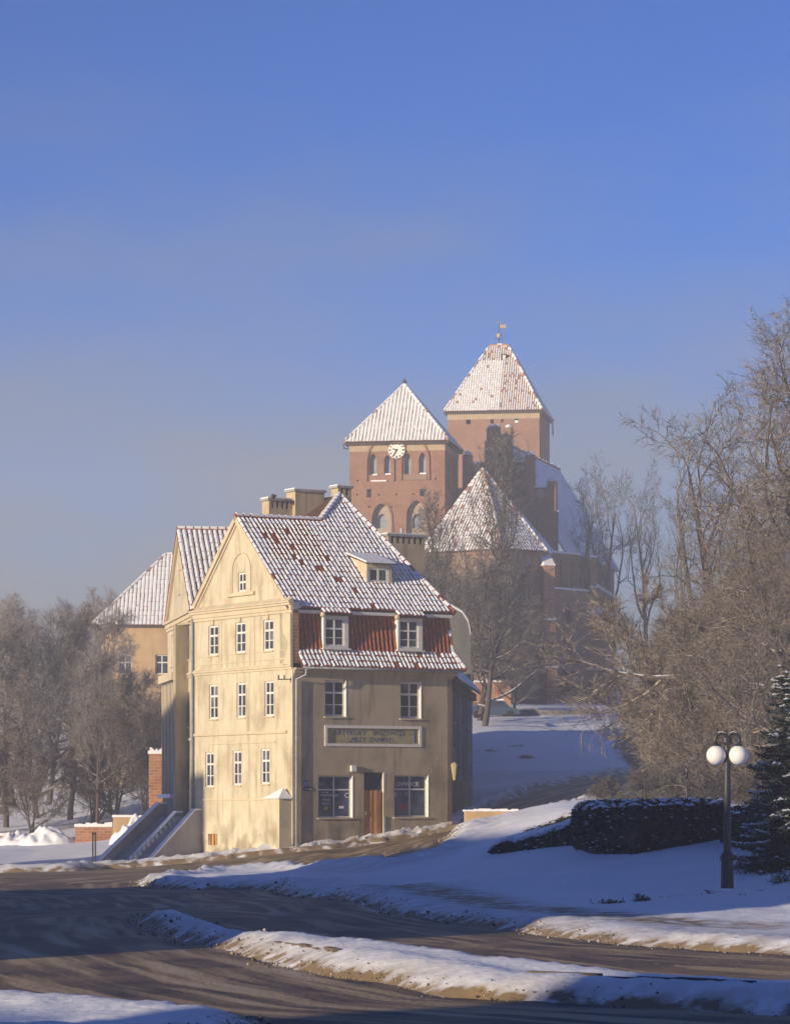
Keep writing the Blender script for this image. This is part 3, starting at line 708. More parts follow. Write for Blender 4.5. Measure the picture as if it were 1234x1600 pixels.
mb = MB(); mb.prism([H(.34, .5, 8.6), H(LR, .5, 8.6), H(LR, 12, 8.6), H(.34, 12, 8.6)], V(0, 0, .1)); mb.prism([H(LR, .0, GB), H(LR, 12, GB), H(LR, 12, 8.6), H(LR, .5, 8.6), H(LR, .3, 6.1), H(LR, 0, 6.1)], -uR * .25)
mb.prism([H(0, 12, GB), H(LR, 12, GB), H(LR, 12, 8.6), H(0, 12, 8.6)], -uL * .25); mb.build('rear_walls', 'plaster_front', house)
mb = MB(); mb.box(H(.36, .1, 8.62), uR * 8.35, uL * .5, V(0, 0, .14)); mb.build('eave_soffit', 'white_paint', house)
# mansard: flared foot with snow, steep bare tiles above
M0, M1, M2 = (-.5, 6.12), (.2, 6.95), (.5, 8.72)
lowf = [H(.3, *M0), H(LR + .42, *M0), H(LR + .12, *M1), H(.3, *M1)]
tile_plane(lowf, house, .215, .36, .06, lambda s, t: .96 if t < .75 else .75, seed=21, clip=False, sn_gap=.16)
upf = [H(.3, *M1), H(LR + .12, *M1), H(LR, *M2), H(.3, *M2)]
tile_plane(upf, house, .225, .60, .10, lambda s, t: 0.0, seed=22, clip=False)
ridge_caps(lowf[1], lowf[2], house, .12, .3, .9, 31); ridge_caps(upf[1], upf[2], house, .11, .3, .3, 32)
# dormers set in the mansard
for x0, y0, x1, y1 in [(505.5, 962, 544.5, 1013), (621.5, 966, 660, 1016)]:
    F2 = Fr(C0 + uL * .02, uR, nR); a0, a1, z0, z1 = F2.rect(x0, y0, x1, y1)
    mb = MB(); F2.panel(mb, rloop((a0, a1, z0, z1)), [rloop((a0 + .08, a1 - .22, z0 + .1, z1 - .1))], .1)
    for aa in (a0, a1): mb.quad(F2.pt(aa, z0), F2.pt(aa, z1), F2.pt(aa, z1, -.8), F2.pt(aa, z0, -.8))
    dm = mb.build('mansard_dormer', 'white_paint', house)
    w = window(F2, (a0 + .08, a1 - .22, z0 + .1, z1 - .1), dm, .08, (.5,), (.62, .3), .07, sill=False)
    mb = MB(); F2.box(mb, a0 - .08, a1 + .08, z0 - .06, z0 + .004, -.1, .12); mb.build('dormer_sill', 'white_paint', dm)
    mb = MB(); mb.prism([F2.pt(a0 - .12, z1, .22), F2.pt(a1 + .12, z1, .22), F2.pt(a1 + .12, z1 + .5, -.5), F2.pt(a0 - .12, z1 + .5, -.5)], V(0, 0, .07)); mb.build('dormer_roof', 'dark_wood', dm)
    tile_plane([F2.pt(a0 - .12, z1 + .09, .24), F2.pt(a1 + .12, z1 + .09, .24), F2.pt(a1 + .12, z1 + .60, -.5), F2.pt(a0 - .12, z1 + .60, -.5)], dm, .215, .4, .05, lambda s, t: 1, seed=int(x0), deck_on=False, clip=False)
    mb = MB(); mb.sphere(F2.pt(a0 - .12, z1 + .02, .15), .13, 8, 6); mb.build('eave_scroll', 'plaster_trim', dm)
# roof dormer
pd = onplane(573, 914, p_e, nroof); vd = (pd - C0).dot(uL); F3 = Fr(C0 + uL * vd, uR, nR)
a0, a1, z0, z1 = F3.rect(573, 882, 612, 914); z0 -= .15
mb = MB(); F3.panel(mb, rloop((a0, a1, z0, z1)), [rloop((a0 + .1, a1 - .18, z0 + .28, z1 - .16))], .1)
zb = z1 + .45; vb = (zb - 9.1) / SL + .4
for aa in (a0, a1): mb.quad(F3.pt(aa, z0), F3.pt(aa, z1), F3.pt(aa, zb, vd - vb), F3.pt(aa, z0 + .1, vd - vb))
dm = mb.build('roof_dormer', 'plaster_trim', house)
window(F3, (a0 + .1, a1 - .18, z0 + .28, z1 - .16), dm, .08, (.5,), (), .09, sill=False)
mb = MB(); mb.prism([F3.pt(a0 - .15, z1 + .0, .2), F3.pt(a1 + .15, z1, .2), F3.pt(a1 + .15, zb + .12, vd - vb - .2), F3.pt(a0 - .15, zb + .12, vd - vb - .2)], V(0, 0, .05)); mb.build('dormer_roof', 'dark_wood', dm)
mb = MB(); mb.prism([F3.pt(a0 - .13, z1 + .055, .18), F3.pt(a1 + .13, z1 + .055, .18), F3.pt(a1 + .13, zb + .18, vd - vb - .2), F3.pt(a0 - .13, zb + .18, vd - vb - .2)], V(0, 0, .07)); mb.build('dormer_snow', 'snow_roof', dm)
# chimneys
def chimney(x0, y0, x1, y1, v, dep, parent, slots=0, zlow=None, pipe=False, name='chimney'):
    F = Fr(C0 + uL * v, uR, nR); a0, a1, z0, z1 = F.rect(x0, y0, x1, y1); cap = .12
    mb = MB(); zt = z1 - cap; hs = .36 if slots else 0
    F.box(mb, a0 + .05, a1 - .05, z0 - 2.5, zt - hs, -dep, 0)
    if slots:
        n = slots + 1; pw = (a1 - a0 - .1) / (slots * 2 + 1)
        for k in range(slots + 1): F.box(mb, a0 + .05 + 2 * k * pw, a0 + .05 + (2 * k + 1) * pw, zt - hs, zt, -dep, 0)
    ch = mb.build(name, 'plaster_chimney', parent)
    mb = MB(); F.box(mb, a0 - .04, a1 + .04, zt, z1, -dep - .08, .08); mb.build('chimney_cap', 'concrete', ch)
    mb = MB(); F.box(mb, a0 - .02, a1 + .02, z1 + .002, z1 + .05, -dep - .05, .05); mb.build('cap_snow', 'snow_roof', ch)
    if pipe: mb = MB(); q = F.pt(a0 + (a1 - a0) * .5, z1, -dep / 2); mb.tube([q, q + V(0, 0, .35)], .07, 8); mb.build('flue_pipe', 'metal_grey', ch)
    return ch
chimney(419, 779, 464, 808, 8.2, .7, house, 5); chimney(460, 765, 508, 808, 7.9, .9, house, 0); chimney(527, 759, 550, 785, 8.6, .7, house, 2); chimney(605, 835, 665, 880, 11.0, 1.0, house, 6, pipe=True)
mb = MB(); q = P(427, 775.5, H(2.3, 8.5, 0).y); mb.sphere(q, .12, 8, 6); mb.tube([q - V(0, 0, .12), q + V(.16, 0, .06)], [.05, .03], 5)
bd = mb.build('pigeon', 'metal_dark', None, True); tag(bd, 'small dark pigeon perched on the low slotted chimney', 'bird')

# ------------------------------------------------------------------ rear wing of the house
E0 = C0 + uL * LL; uW = V(-math.cos(R(80)), math.sin(R(80)), 0); nW = V(-uW.y, uW.x, 0); LW = 11.9
FW = Fr(E0, uW, nW); inw = -nW
wing = thing('house_wing', 'rear wing with tall narrow gable and snowy tiles joined behind the cream gable', 'house', E0 + V(0, 0, -2.6))
ww = []
for a in (2.2, 6.0, 9.6):
    ww += [(a - .55, a + .55, 6.9, 8.5), (a - .55, a + .55, 3.6, 5.3), (a - .55, a + .55, .5, 2.1)]
wg = (5.5, 6.5, 10.4, 11.6)
mb = MB(); FW.panel(mb, [(0.02, GB), (LW, GB), (LW, 9.4), (6.0, 13.6), (0.02, 9.4)], [rloop(r) for r in ww + [wg]], .2); mb.build('wing_wall', 'plaster_cream', wing)
for r in ww + [wg]: window(FW, r, wing, .14, (.5,), (.66, .33), .08)
for z, h, d in [(8.75, .14, .08), (8.9, .2, .15), (9.11, .12, .26), (6.1, .14, .1), (6.0, .09, .05), (2.9, .12, .07)]: band(FW, .15, LW, z, h, d, wing, name='cornice')
for s0, s1 in [((LW, 9.4), (6.0, 13.6)), ((6.0, 13.6), (.02, 9.4))]:
    dx, dz = s1[0] - s0[0], s1[1] - s0[1]; L = math.hypot(dx, dz); nx, nz_ = dz / L, -dx / L
    if nz_ > 0: nx, nz_ = -nx, -nz_
    q = [s0, s1, (s1[0] + nx * .3, s1[1] + nz_ * .3), (s0[0] + nx * .3, s0[1] + nz_ * .3)]; mb = MB(); FW.poly(mb, q, -.02, .14); mb.build('rake_moulding', 'plaster_trim', wing)
def Wp(a, i, z): p = E0 + uW * a + inw * i; p.z = z; return p
tile_plane([Wp(-.3, -.18, 9.2), Wp(-.3, 8, 9.2), Wp(6.0, 8, 13.66), Wp(6.0, -.18, 13.66)], wing, .26, .42, .07, lambda s, t: .998, seed=41, sn_gap=.06, pw=.42)
ridge_caps(Wp(6, -.15, 13.66), Wp(6, 8, 13.66), wing, .13, .4, 1, 42)
mb = MB(); mb.prism([Wp(6, -.18, 13.6), Wp(6, 8, 13.6), Wp(LW + .3, 8, 9.2), Wp(LW + .3, -.18, 9.2)], V(0, 0, -.1)); mb.build('roof_far_slope', 'tile_red', wing)
# projecting bay with its own cornice on the wing
mb = MB(); FW.box(mb, 3.2, 9.2, GB, 5.95, -.02, .55); by = mb.build('bay', 'plaster_grey', wing)
mb = MB(); FW.box(mb, 3.0, 9.4, 5.95, 6.35, -.02, .75); mb.build('bay_cornice', 'plaster_trim', by)
for a in (4.0, 5.6, 7.2, 8.6):
    mb = MB(); FW.box(mb, a - .12, a + .12, .2, 5.8, .54, .64); mb.build('bay_pilaster', 'plaster_trim', by)
mb = MB(); FW.box(mb, 3.1, 9.3, .1, .3, -.02, .8); mb.build('bay_ledge', 'snow_roof', by)

# ------------------------------------------------------------------ outside stair
def S3(a, d, z): p = C0 + uL * a + nL * d; p.z = z; return p
stair = thing('entrance_stair', 'concrete outside stair with sloping snow topped parapets beside the gable wall', 'stairs', S3(11, 2, gz(*S3(11, 2, 0)[:2])))
def parapet(a, th, d0, z0, d1, z1, top, snow_t=.08, flat=.35):
    mb = MB(); pr = [(0, z0 + top), (d0 + flat, z0 + top), (d1, z1 + .2), (d1, -4.4), (0, -4.4)]
    mb.prism([S3(a, d, z) for d, z in pr], uL * th); o = mb.build('parapet', 'concrete', stair)
    mb = MB(); pr = [(0, z0 + top + .003), (d0 + flat, z0 + top + .003), (d1, z1 + .203), (d1, z1 + .203 + snow_t), (d0 + flat, z0 + top + snow_t), (0, z0 + top + snow_t)]
    mb.prism([S3(a - .03, d, z) for d, z in pr], uL * (th + .06)); mb.build('parapet_snow', 'snow_roof', o)
parapet(9.0, .34, 0, -.75, 2.7, -3.05, .25); parapet(12.7, .34, .1, -.45, 3.9, -3.4, .25); parapet(11.0, .3, 0, -.75, 2.9, -3.25, .12, .1)
for lo, hi in ((9.36, 10.98), (11.32, 12.68)):
    for k in range(12):
        z = -.85 - k * .2; mb = MB(); mb.box(S3(lo, .3 + k * .24, z - .6), uL * (hi - lo), nL * .26, V(0, 0, .6)); mb.build('step', 'concrete', stair)
mb = MB(); mb.box(S3(9.36, -1.6, -2.2), uL * 3.3, nL * 1.9, V(0, 0, 1.4)); mb.build('landing', 'concrete', stair)

# ------------------------------------------------------------------ things left of the house
def standbox(name, label, cat, x0, x1, ytop, Z, dep, m, snowt=.08, ang=0, zb=None, group=None):
    p0 = P(x0, ytop, Z); p1 = P(x1, ytop, Z); zt = p0.z; b = gz((p0.x + p1.x) / 2, Z) - .3 if zb is None else zb
    t = thing(name, label, cat, V((p0.x + p1.x) / 2, Z + dep / 2, b + .3), group)
    dv = V(math.sin(ang), math.cos(ang), 0); ax = V(math.cos(ang), -math.sin(ang), 0) * (p1.x - p0.x)
    o = V(p0.x, Z, b); mb = MB(); mb.box(o, ax, dv * dep, V(0, 0, zt - b)); mb.build('body', m, t)
    if snowt:
        mb = MB(); o2 = V(p0.x, Z, zt + .002) - ax.normalized() * .05 - dv * .05
        n = 10
        for k in range(n):
            h = snowt * rnd.uniform(.6, 1.25); mb.box(o2 + ax * (k / n) * 1.0, ax * (1 / n) * (1.0 if k < n - 1 else 1.02), dv * (dep + .1), V(0, 0, h))
        mb.build('snow_cap', 'snow_roof', t)
    return t
standbox('brick_pier', 'tall orange brick pier with snowy top beside the house wing', 'brick pier', 233, 263, 1178, 168, 1.2, 'brick_wall', .28)
standbox('brick_yard_wall', 'low red brick yard wall under snow beside the ochre wall', 'wall', 118, 177, 1292, 186, .5, 'brick_wall', .22)
standbox('plaster_yard_wall', 'low ochre plaster yard wall behind the stair', 'wall', 177, 262, 1277, 184, .5, 'plaster_ochre', .12)
standbox('garden_wall', 'broken low garden wall half buried in snow rubble', 'wall', -60, 22, 1306, 189, .5, 'brick_wall', .2)
standbox('retaining_wall', 'short ochre retaining wall with snowy coping at the street corner', 'wall', 727, 812, 1268, 131, .5, 'plaster_ochre', .1, ang=-.1)
for x in (145.5, 149.5):
    p = P(x, 1300, 149.0); b = gz(p.x, p.y); mb = MB(); mb.tube([V(p.x, p.y, b - .2), V(p.x, p.y, p.z)], .035, 6)
    if x < 147: sp = thing('signpost', 'pair of thin metal posts at the roadside by the stair foot', 'post', V(p.x, p.y, b))
    mb.build('post', 'metal_dark', sp)
mb = MB(); q = P(147.5, 1304, 149.0); mb.abox(q, .22, .05, .08); mb.build('crossbar', 'metal_dark', sp)
# heaps of snow covered rubble
def heap(name, label, px, py, Z, rx, ry, h, seed):
    p = P(px, py, Z); b = gz(p.x, Z); n = 40; vs = []; fs = []; xs = np.linspace(-1, 1, n)
    X, Y = np.meshgrid(xs, xs); r2 = np.sqrt(X ** 2 + Y ** 2); hh = np.clip(1 - r2, -.2, 1) ** 1 * (0.5 + 1.1 * fbm(X * 3 + seed, Y * 3, 3, seed)) 
    ZZ = b - .15 + h * np.where(r2 < 1, np.sqrt(np.clip(1 - r2, 0, 1)) * (.4 + .85 * fbm(X * 3.4 + seed, Y * 3.4 + 9, 2, seed)), -.05)
    vs = [(p.x + X[j, i] * rx, Z + Y[j, i] * ry, ZZ[j, i]) for j in range(n) for i in range(n)]
    fs = [(j * n + i, j * n + i + 1, (j + 1) * n + i + 1, (j + 1) * n + i) for j in range(n - 1) for i in range(n - 1)]
    mb = MB(); mb.add(vs, fs); o = mb.build(name, 'snow', None, True); tag(o, label, 'snow heap')
heap('snow_heap', 'broad heap of snow covered rubble before the woods', 78, 1318, 187, 1.9, 1.6, 1.5, 4)
heap('snow_heap', 'flat snow heap of rubble against the broken garden wall', 28, 1318, 188, 1.6, 1.3, 1.2, 6)
heap('snow_heap', 'small rounded snow heap beside the stair parapet', 212, 1320, 178, 1.5, 1.6, 1.7, 9)
heap('snow_heap', 'lumpy lit pile of ploughed snow at the right kerb', 1205, 1465, 55.5, .55, .6, .28, 17)
heap('snow_heap', 'low snow mound against the house corner in the side street', 715, 1225, 172, .7, 1.2, .5, 23)

# ------------------------------------------------------------------ houses up the side street
row = thing('row_house', 'narrow grey row house in shade with blue snowy roof up the side street', 'house', V(2.0, 166, -.5))
A_, B_ = V(2.78, 157.5, 0), V(4.25, 176, 0); uN = (B_ - A_).normalized(); nN = V(uN.y, -uN.x, 0); FN = Fr(A_, uN, nN); LN = (B_ - A_).length
ze = P(724, 1072, 165).z
rw = [(a - .5, a + .5, z, z + 1.5) for a in (2.5, 6.2, 10, 14) for z in (1.3, 3.9)]
mb = MB(); FN.panel(mb, [(0, -4), (LN, -4), (LN, ze), (0, ze)], [rloop(r) for r in rw], .2); mb.build('street_wall', 'plaster_grey', row)
for r in rw: window(FN, r, row, .15, (.5,), (.6,), .07)
mb = MB(); mb.prism([A_ + V(0, 0, -4), A_ - nN * 6 + V(0, 0, -4), A_ - nN * 6 + V(0, 0, ze + 2), A_ - nN * 2.5 + V(0, 0, ze + 3), A_ + V(0, 0, ze)], uN * .3); mb.prism([B_ + V(0, 0, -4), B_ - nN * 6 + V(0, 0, -4), B_ - nN * 6 + V(0, 0, ze + 2), B_ - nN * 2.5 + V(0, 0, ze + 3), B_ + V(0, 0, ze)], -uN * .3); mb.build('end_walls', 'plaster_grey', row)
mb = MB(); mb.prism([FN.pt(-.3, ze - .1, .45), FN.pt(LN + .2, ze - .1, .45), FN.pt(LN + .2, ze + 3.2, -2.8), FN.pt(-.3, ze + 3.2, -2.8)], V(0, 0, .12)); rf = mb.build('roof', 'tile_dark', row)
mb = MB(); mb.prism([FN.pt(-.28, ze + .03, .42), FN.pt(LN + .18, ze + .03, .42), FN.pt(LN + .18, ze + 3.33, -2.8), FN.pt(-.28, ze + 3.33, -2.8)], V(0, 0, .14)); mb.build('roof_snow', 'snow_roof', rf)
mb = MB(); FN.box(mb, -.2, LN, ze - .45, ze - .05, -.02, .22); mb.build('eave_board', 'dark_wood', row)
for a in (5.0, 12.0): mb = MB(); mb.tube([FN.pt(a, ze - .2, .1), FN.pt(a, -1, .1)], .06, 6); mb.build('downspout', 'zinc', row)
mb = MB(); FN.box(mb, 1, 3, -2, P(730, 1222, 166).z, .0, .9); mb.build('entrance_step', 'concrete', row)
fw_ = thing('firewall_house', 'tall bare grey house end with rounded gable shoulder behind the mansard', 'house', P(712, 1240, 180))
Ff = Fr(P(690, 1000, 180), V(1, .12, 0), V(.12, -1, 0)); ol = [Ff.px(x, y) for x, y in [(640, 925), (690, 940), (705, 948), (722, 958), (731, 972), (735, 992), (735, 1240), (640, 1240)]]
mb = MB(); Ff.poly(mb, ol, -27, 0); mb.build('end_wall', 'plaster_grey', fw_)
mb = MB(); ol2 = [Ff.px(x, y) for x, y in [(640, 925), (690, 940), (705, 948), (722, 958), (731, 972), (735, 992)]]
Ff.poly(mb, ol2 + [(a, z + .12) for a, z in ol2[::-1]], -27, .08); mb.build('roof_snow', 'snow_roof', fw_)
for q in [(655, 1010), (680, 1010), (700, 1120)]:
    a, z = Ff.px(*q); mb = MB(); Ff.box(mb, a - .5, a + .5, z, z + 1.5, .0, .03); mb.build('window', 'glass', fw_)
#@@PART3
# ------------------------------------------------------------------ church
th = R(9); uT = V(math.cos(th), -math.sin(th), 0); nT = V(-math.sin(th), -math.cos(th), 0)
def tower_walls(root, O, w, zb, zt, holes_px, band_h, wall='brick_church', depth=.45):
    F = Fr(O, uT, nT); S = Fr(F.pt(w, 0), -nT, uT)
    return F, S
# --- clock tower
pL = P(546, 800, 291); wT = (695 - 546) * 290 / FPX / math.cos(th)
ct = thing('clock_tower', 'red brick church tower with white clock and pointed snowy roof', 'tower', V(0, 294, 10))
F = Fr(pL, uT, nT); S = Fr(F.pt(wT, 0), -nT, uT)
zt = F.px(620, 690)[1]; zb = 6.0
def fa(x, y): return F.px(x, y)
bel = []
for xa, xb in ((576, 604), (629, 664)):
    pass
def archpx(x0, x1, yb, ys, k=1.0, F=F):
    a0, z0 = F.px(x0, yb); a1, _ = F.px(x1, yb); zs = F.px((x0 + x1) / 2, ys)[1]; return arch(a0, a1, z0, zs, k)
lan = [archpx(576.5, 588.5, 742, 722, 1.3), archpx(600, 610, 742, 722, 1.3), archpx(631, 642, 741, 720, 1.3), archpx(654, 665.5, 741, 720, 1.3)]
small = [rloop(F.rect(573, 764, 580, 777)), rloop(F.rect(656, 764, 666, 775))]
nich = [archpx(581, 611, 870, 812, 1.0), archpx(635, 666, 870, 808, 1.0)]
put = [rloop(F.rect(x - 1.3, y - 1.3, x + 1.3, y + 1.3)) for x, y in [(559, 751), (680, 748), (558, 773), (592, 773), (619, 772), (646, 772), (680, 771), (577, 792), (612, 792), (638, 791), (684, 790), (684, 800)]]
mb = MB(); F.panel(mb, [(0, zb), (wT, zb), (wT, zt), (0, zt)], lan + small + nich + put, .45)
S.panel(mb, [(0, zb), (wT, zb), (wT, zt), (0, zt)], [arch(2, 3.2, zt - 4.2, zt - 2.6, 1.2), arch(5.6, 6.8, zt - 4.2, zt - 2.6, 1.2)], .45)
B2 = Fr(F.pt(0, 0, -wT), uT, nT)
mb.prism([F.pt(0, zb, -wT), F.pt(wT, zb, -wT), F.pt(wT, zt, -wT), F.pt(0, zt, -wT)], nT * .3); mb.prism([F.pt(0, zb, -.01), F.pt(0, zb, -wT), F.pt(0, zt, -wT), F.pt(0, zt, -.01)], uT * .3)
mb.build('tower_walls', 'brick_church', ct)
for q in lan: mb = MB(); F.panel(mb, q, (), d=-.44); mb.build('louvre', 'zinc', ct)
for q in small: mb = MB(); F.panel(mb, q, (), d=-.44); mb.build('shutter', 'zinc', ct)
for q in put: mb = MB(); F.panel(mb, q, (), d=-.44); mb.build('putlog_hole', 'opening', ct)
for r in ((1.8, 3.4, zt - 4.4, zt - 1), (5.4, 7, zt - 4.4, zt - 1)): mb = MB(); S.panel(mb, rloop(r), (), d=-.44); mb.build('louvre', 'zinc', ct)
for q in nich:
    mb = MB(); a0, a1 = q[0][0], q[1][0]; m_ = (a0 + a1) / 2; zz = q[0][1] + 2.6
    hole = [(m_ - .45, zz), (m_ + .45, zz), (m_ + .45, zz + .9), (m_ + .3, zz + 1.2), (m_, zz + 1.32), (m_ - .3, zz + 1.2), (m_ - .45, zz + .9)]
    F.panel(mb, q, [hole], .3, d=-.4); o = mb.build('blind_niche', 'niche_plaster', ct)
    mb = MB(); F.panel(mb, hole, (), d=-.65); mb.build('niche_window', 'zinc', o)
def ring(q, w, d0, d1, m, parent, name):
    """raised moulding round an arch loop"""
    cx_ = (q[0][0] + q[1][0]) / 2; zc_ = q[0][1] + .5; mb = MB(); body = q[1:] + q[:1]
    for i in range(len(body) - 1):
        p0, p1 = body[i], body[i + 1]
        def off(p): 
            dx, dz = p[0] - cx_, max(p[1] - zc_, .01) * .6; L = math.hypot(dx, dz); return (p[0] + dx / L * w, p[1] + max(dz, 0) / L * w)
        F.poly(mb, [p0, p1, off(p1), off(p0)], d0, d1)
    return mb.build(name, m, parent)
for q in nich: ring(q, .28, -.05, .1, 'brick_church', ct, 'arch_moulding')
for x0, x1, yb, ys in ((574, 613, 752, 722), (628, 668, 750, 718)):
    q = archpx(x0, x1, yb, ys, .95); ring(q, .2, -.05, .14, 'brick_church', ct, 'arch_moulding')
for x0, x1, y in ((582, 590, 742), (602, 611, 741), (656, 666, 740), (580, 604, 751.5)):
    r = F.rect(x0, y - 1.2, x1, y + 1); mb = MB(); F.box(mb, *r, -.2, .12); mb.build('snowy_sill', 'snow_roof', ct)
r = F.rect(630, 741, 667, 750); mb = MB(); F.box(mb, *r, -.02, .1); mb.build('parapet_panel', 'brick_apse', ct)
zb1 = F.px(620, 705)[1]
mb = MB(); F.box(mb, -.02, wT + .02, zb1, zt - .01, -.02, .05); S.box(mb, .0, wT, zb1, zt - .01, -.02, .05); mb.build('plaster_band', 'tower_band', ct)
# clock
a, z = F.px(620, 703.5); cR = 13.2 * 291 / FPX; cc = F.pt(a, z, .1)
def disc(c, u, n, r, t, k=28):
    mb = MB(); mb.prism([c + u * r * math.cos(2 * math.pi * i / k) + V(0, 0, 1) * r * math.sin(2 * math.pi * i / k) for i in range(k)], n * t); return mb
dial = disc(cc, uT, nT, cR, .12).build('clock_dial', 'clock_white', ct)
def hand(ang, r0, r1, w0, w1, name, dd=.13):
    d = uT * math.sin(ang) + V(0, 0, 1) * math.cos(ang); s = uT * math.cos(ang) - V(0, 0, 1) * math.sin(ang); c = cc + nT * dd; mb = MB()
    mb.prism([c + d * r0 - s * w0, c + d * r0 + s * w0, c + d * r1 + s * w1, c + d * r1 - s * w1], nT * .03); mb.build(name, 'metal_dark', dial)
for k in range(12): hand(k * math.pi / 6, cR * .7, cR * .92, .045 if k % 3 else .065, .045 if k % 3 else .065, 'hour_mark')
hand(R(35 * 6), -cR * .12, cR * .78, .045, .03, 'minute_hand', .17); hand(R(9.58 * 30), -cR * .1, cR * .52, .07, .04, 'hour_hand', .15)
def pyramid(F, S, w, z0, apexz, over, root, ridge=0, tw=.33, tl=.5, h=.07, tile='tile_church', seed=5, sn=lambda s, t: .998, sg=.05):
    a = [F.pt(-over, z0, over), F.pt(w + over, z0, over), F.pt(w + over, z0, -w - over), F.pt(-over, z0, -w - over)]
    A0, A1 = F.pt(w / 2 - ridge / 2, apexz, -w / 2), F.pt(w / 2 + ridge / 2, apexz, -w / 2)
    mk = (lambda p, q, r, s_: [p, q, s_, r] if ridge else [p, q, r])
    tile_plane([a[0], a[1]] + ([A1, A0] if ridge else [A0]), root, tw, tl, h, sn, tile, seed, sn_gap=sg, sn_h=.035, pw=.45)
    tile_plane([a[1], a[2], A1], root, tw, tl, h, lambda s, t: 1, tile, seed + 1, sn_gap=.02, sn_h=.04, sn_w=1.0)
    mb = MB(); mb.prism([a[2], a[3]] + ([A0, A1] if ridge else [A0]), V(0, 0, -.1)); mb.prism([a[3], a[0], A0], V(0, 0, -.1)); mb.build('roof_far_slopes', 'tile_church', root)
    for p, q in ((a[0], A0), (a[1], A1), (a[2], A1)): ridge_caps(p, q, root, .14, .5, .7, seed + 3, tile)
    if ridge: ridge_caps(A0, A1, root, .14, .5, .5, seed + 4, tile)
    mb = MB(); mb.prism([p + V(0, 0, -.25) for p in a], V(0, 0, .12)); mb.build('eave_soffit', 'dark_wood', root)
    return A0, A1
az = P(633, 603, 295.5).z
A0, A1 = pyramid(F, S, wT, zt, az, .4, ct)
mb = MB(); mb.sphere(A0 + V(0, 0, .25), .22, 8, 6); mb.tube([A0, A0 + V(0, 0, .6)], .06, 5); mb.build('finial', 'metal_dark', ct)
mb = MB(); mb.tube([F.pt(-.5, zt - .2, .45), F.pt(-.45, zt - .55, .3), F.pt(-.1, zt - .6, .1)], .06, 5); mb.build('gutter_spout', 'metal_dark', ct)
# --- second tower
t2 = thing('vane_tower', 'broad red brick church tower with truncated tiled roof and weather vane', 'tower', V(10, 350, 12))
pL = P(699, 800, 346); w2 = (842 - 699) * 344.5 / FPX / math.cos(th); F = Fr(pL, uT, nT); S = Fr(F.pt(w2, 0), -nT, uT)
zt = F.px(770, 642)[1]
ops = [rloop(F.rect(728, 655, 735, 663)), rloop(F.rect(766, 652, 771, 662)), rloop(F.rect(782.5, 655, 786, 660)), archpx(803, 809.5, 660.5, 654, 1.0, F)]
mb = MB(); F.panel(mb, [(0, zb), (w2, zb), (w2, zt), (0, zt)], ops, .4); S.panel(mb, rloop((0, w2, zb, zt)), ())
mb.prism([F.pt(0, zb, -w2), F.pt(w2, zb, -w2), F.pt(w2, zt, -w2), F.pt(0, zt, -w2)], nT * .3); mb.prism([F.pt(0, zb, -.01), F.pt(0, zb, -w2), F.pt(0, zt, -w2), F.pt(0, zt, -.01)], uT * .3); mb.build('tower_walls', 'brick_church', t2)
for q in ops: mb = MB(); F.panel(mb, q, (), d=-.39); mb.build('slit_window', 'opening', t2)
r = F.rect(804, 657, 809, 660.5); mb = MB(); F.box(mb, *r, -.3, .05); mb.build('snowy_sill', 'snow_roof', t2)
zb1 = F.px(770, 655)[1]; mb = MB(); F.box(mb, -.02, w2 + .02, zb1, zt - .01, -.02, .05); mb.build('plaster_band', 'tower_band', t2)
az = P(779, 541, 351).z; rl = 28 * 351 / FPX
def sn2(s, t):
    return .985 - (.12 if (s > 6 and t < .8) else 0) - (.12 if t > .75 else 0)
A0, A1 = pyramid(F, S, w2, zt, az, .35, t2, rl, .25, .36, .05, 'tile_church', 55, sn2, .1)
mid = (A0 + A1) / 2
mb = MB(); mb.tube([mid - V(0, 0, .1), mid + V(0, 0, 2.9)], [.06, .035], 6); mb.tube([mid + V(-.45, 0, .75), mid + V(0, 0, .6), mid + V(.5, 0, .75)], .03, 4); vn = mb.build('vane_pole', 'metal_dark', t2)
mb = MB(); mb.sphere(mid + V(0, 0, 1.05), .27, 12, 8); mb.build('vane_ball', 'gold', vn)
mb = MB(); q = mid + V(.05, 0, 1.85); mb.prism([q, q + V(.35, 0, .06), q + V(.75, 0, 0), q + V(.62, 0, .2), q + V(.78, 0, .4), q + V(.35, 0, .38), q + V(0, 0, .42)], V(0, .05, 0)); mb.build('vane_flag', 'gold', vn)
mb = MB(); mb.abox(mid + V(0, 0, 2.45), .45, .05, .06); mb.abox(mid + V(0, -.001, 2.28), .06, .05, .5); mb.build('vane_star', 'gold', vn)
r = F.rect(775, 545, 783, 557); mb = MB(); hq = F.pt((r[0] + r[1]) / 2, r[2], -w2 / 2 + .9); mb.abox(hq, .62, .9, .8); ht = mb.build('roof_hatch', 'dark_wood', t2)
mb = MB(); mb.abox(hq + V(.05, -.46, .15), .3, .04, .5); mb.build('hatch_shutter', 'white_paint', ht)
mb = MB(); mb.tube([S.pt(w2 + .2, zt - .1, .3), S.pt(w2 + .3, zt - 1.6, .35)], .08, 5); mb.build('gutter_spout', 'metal_dark', t2)
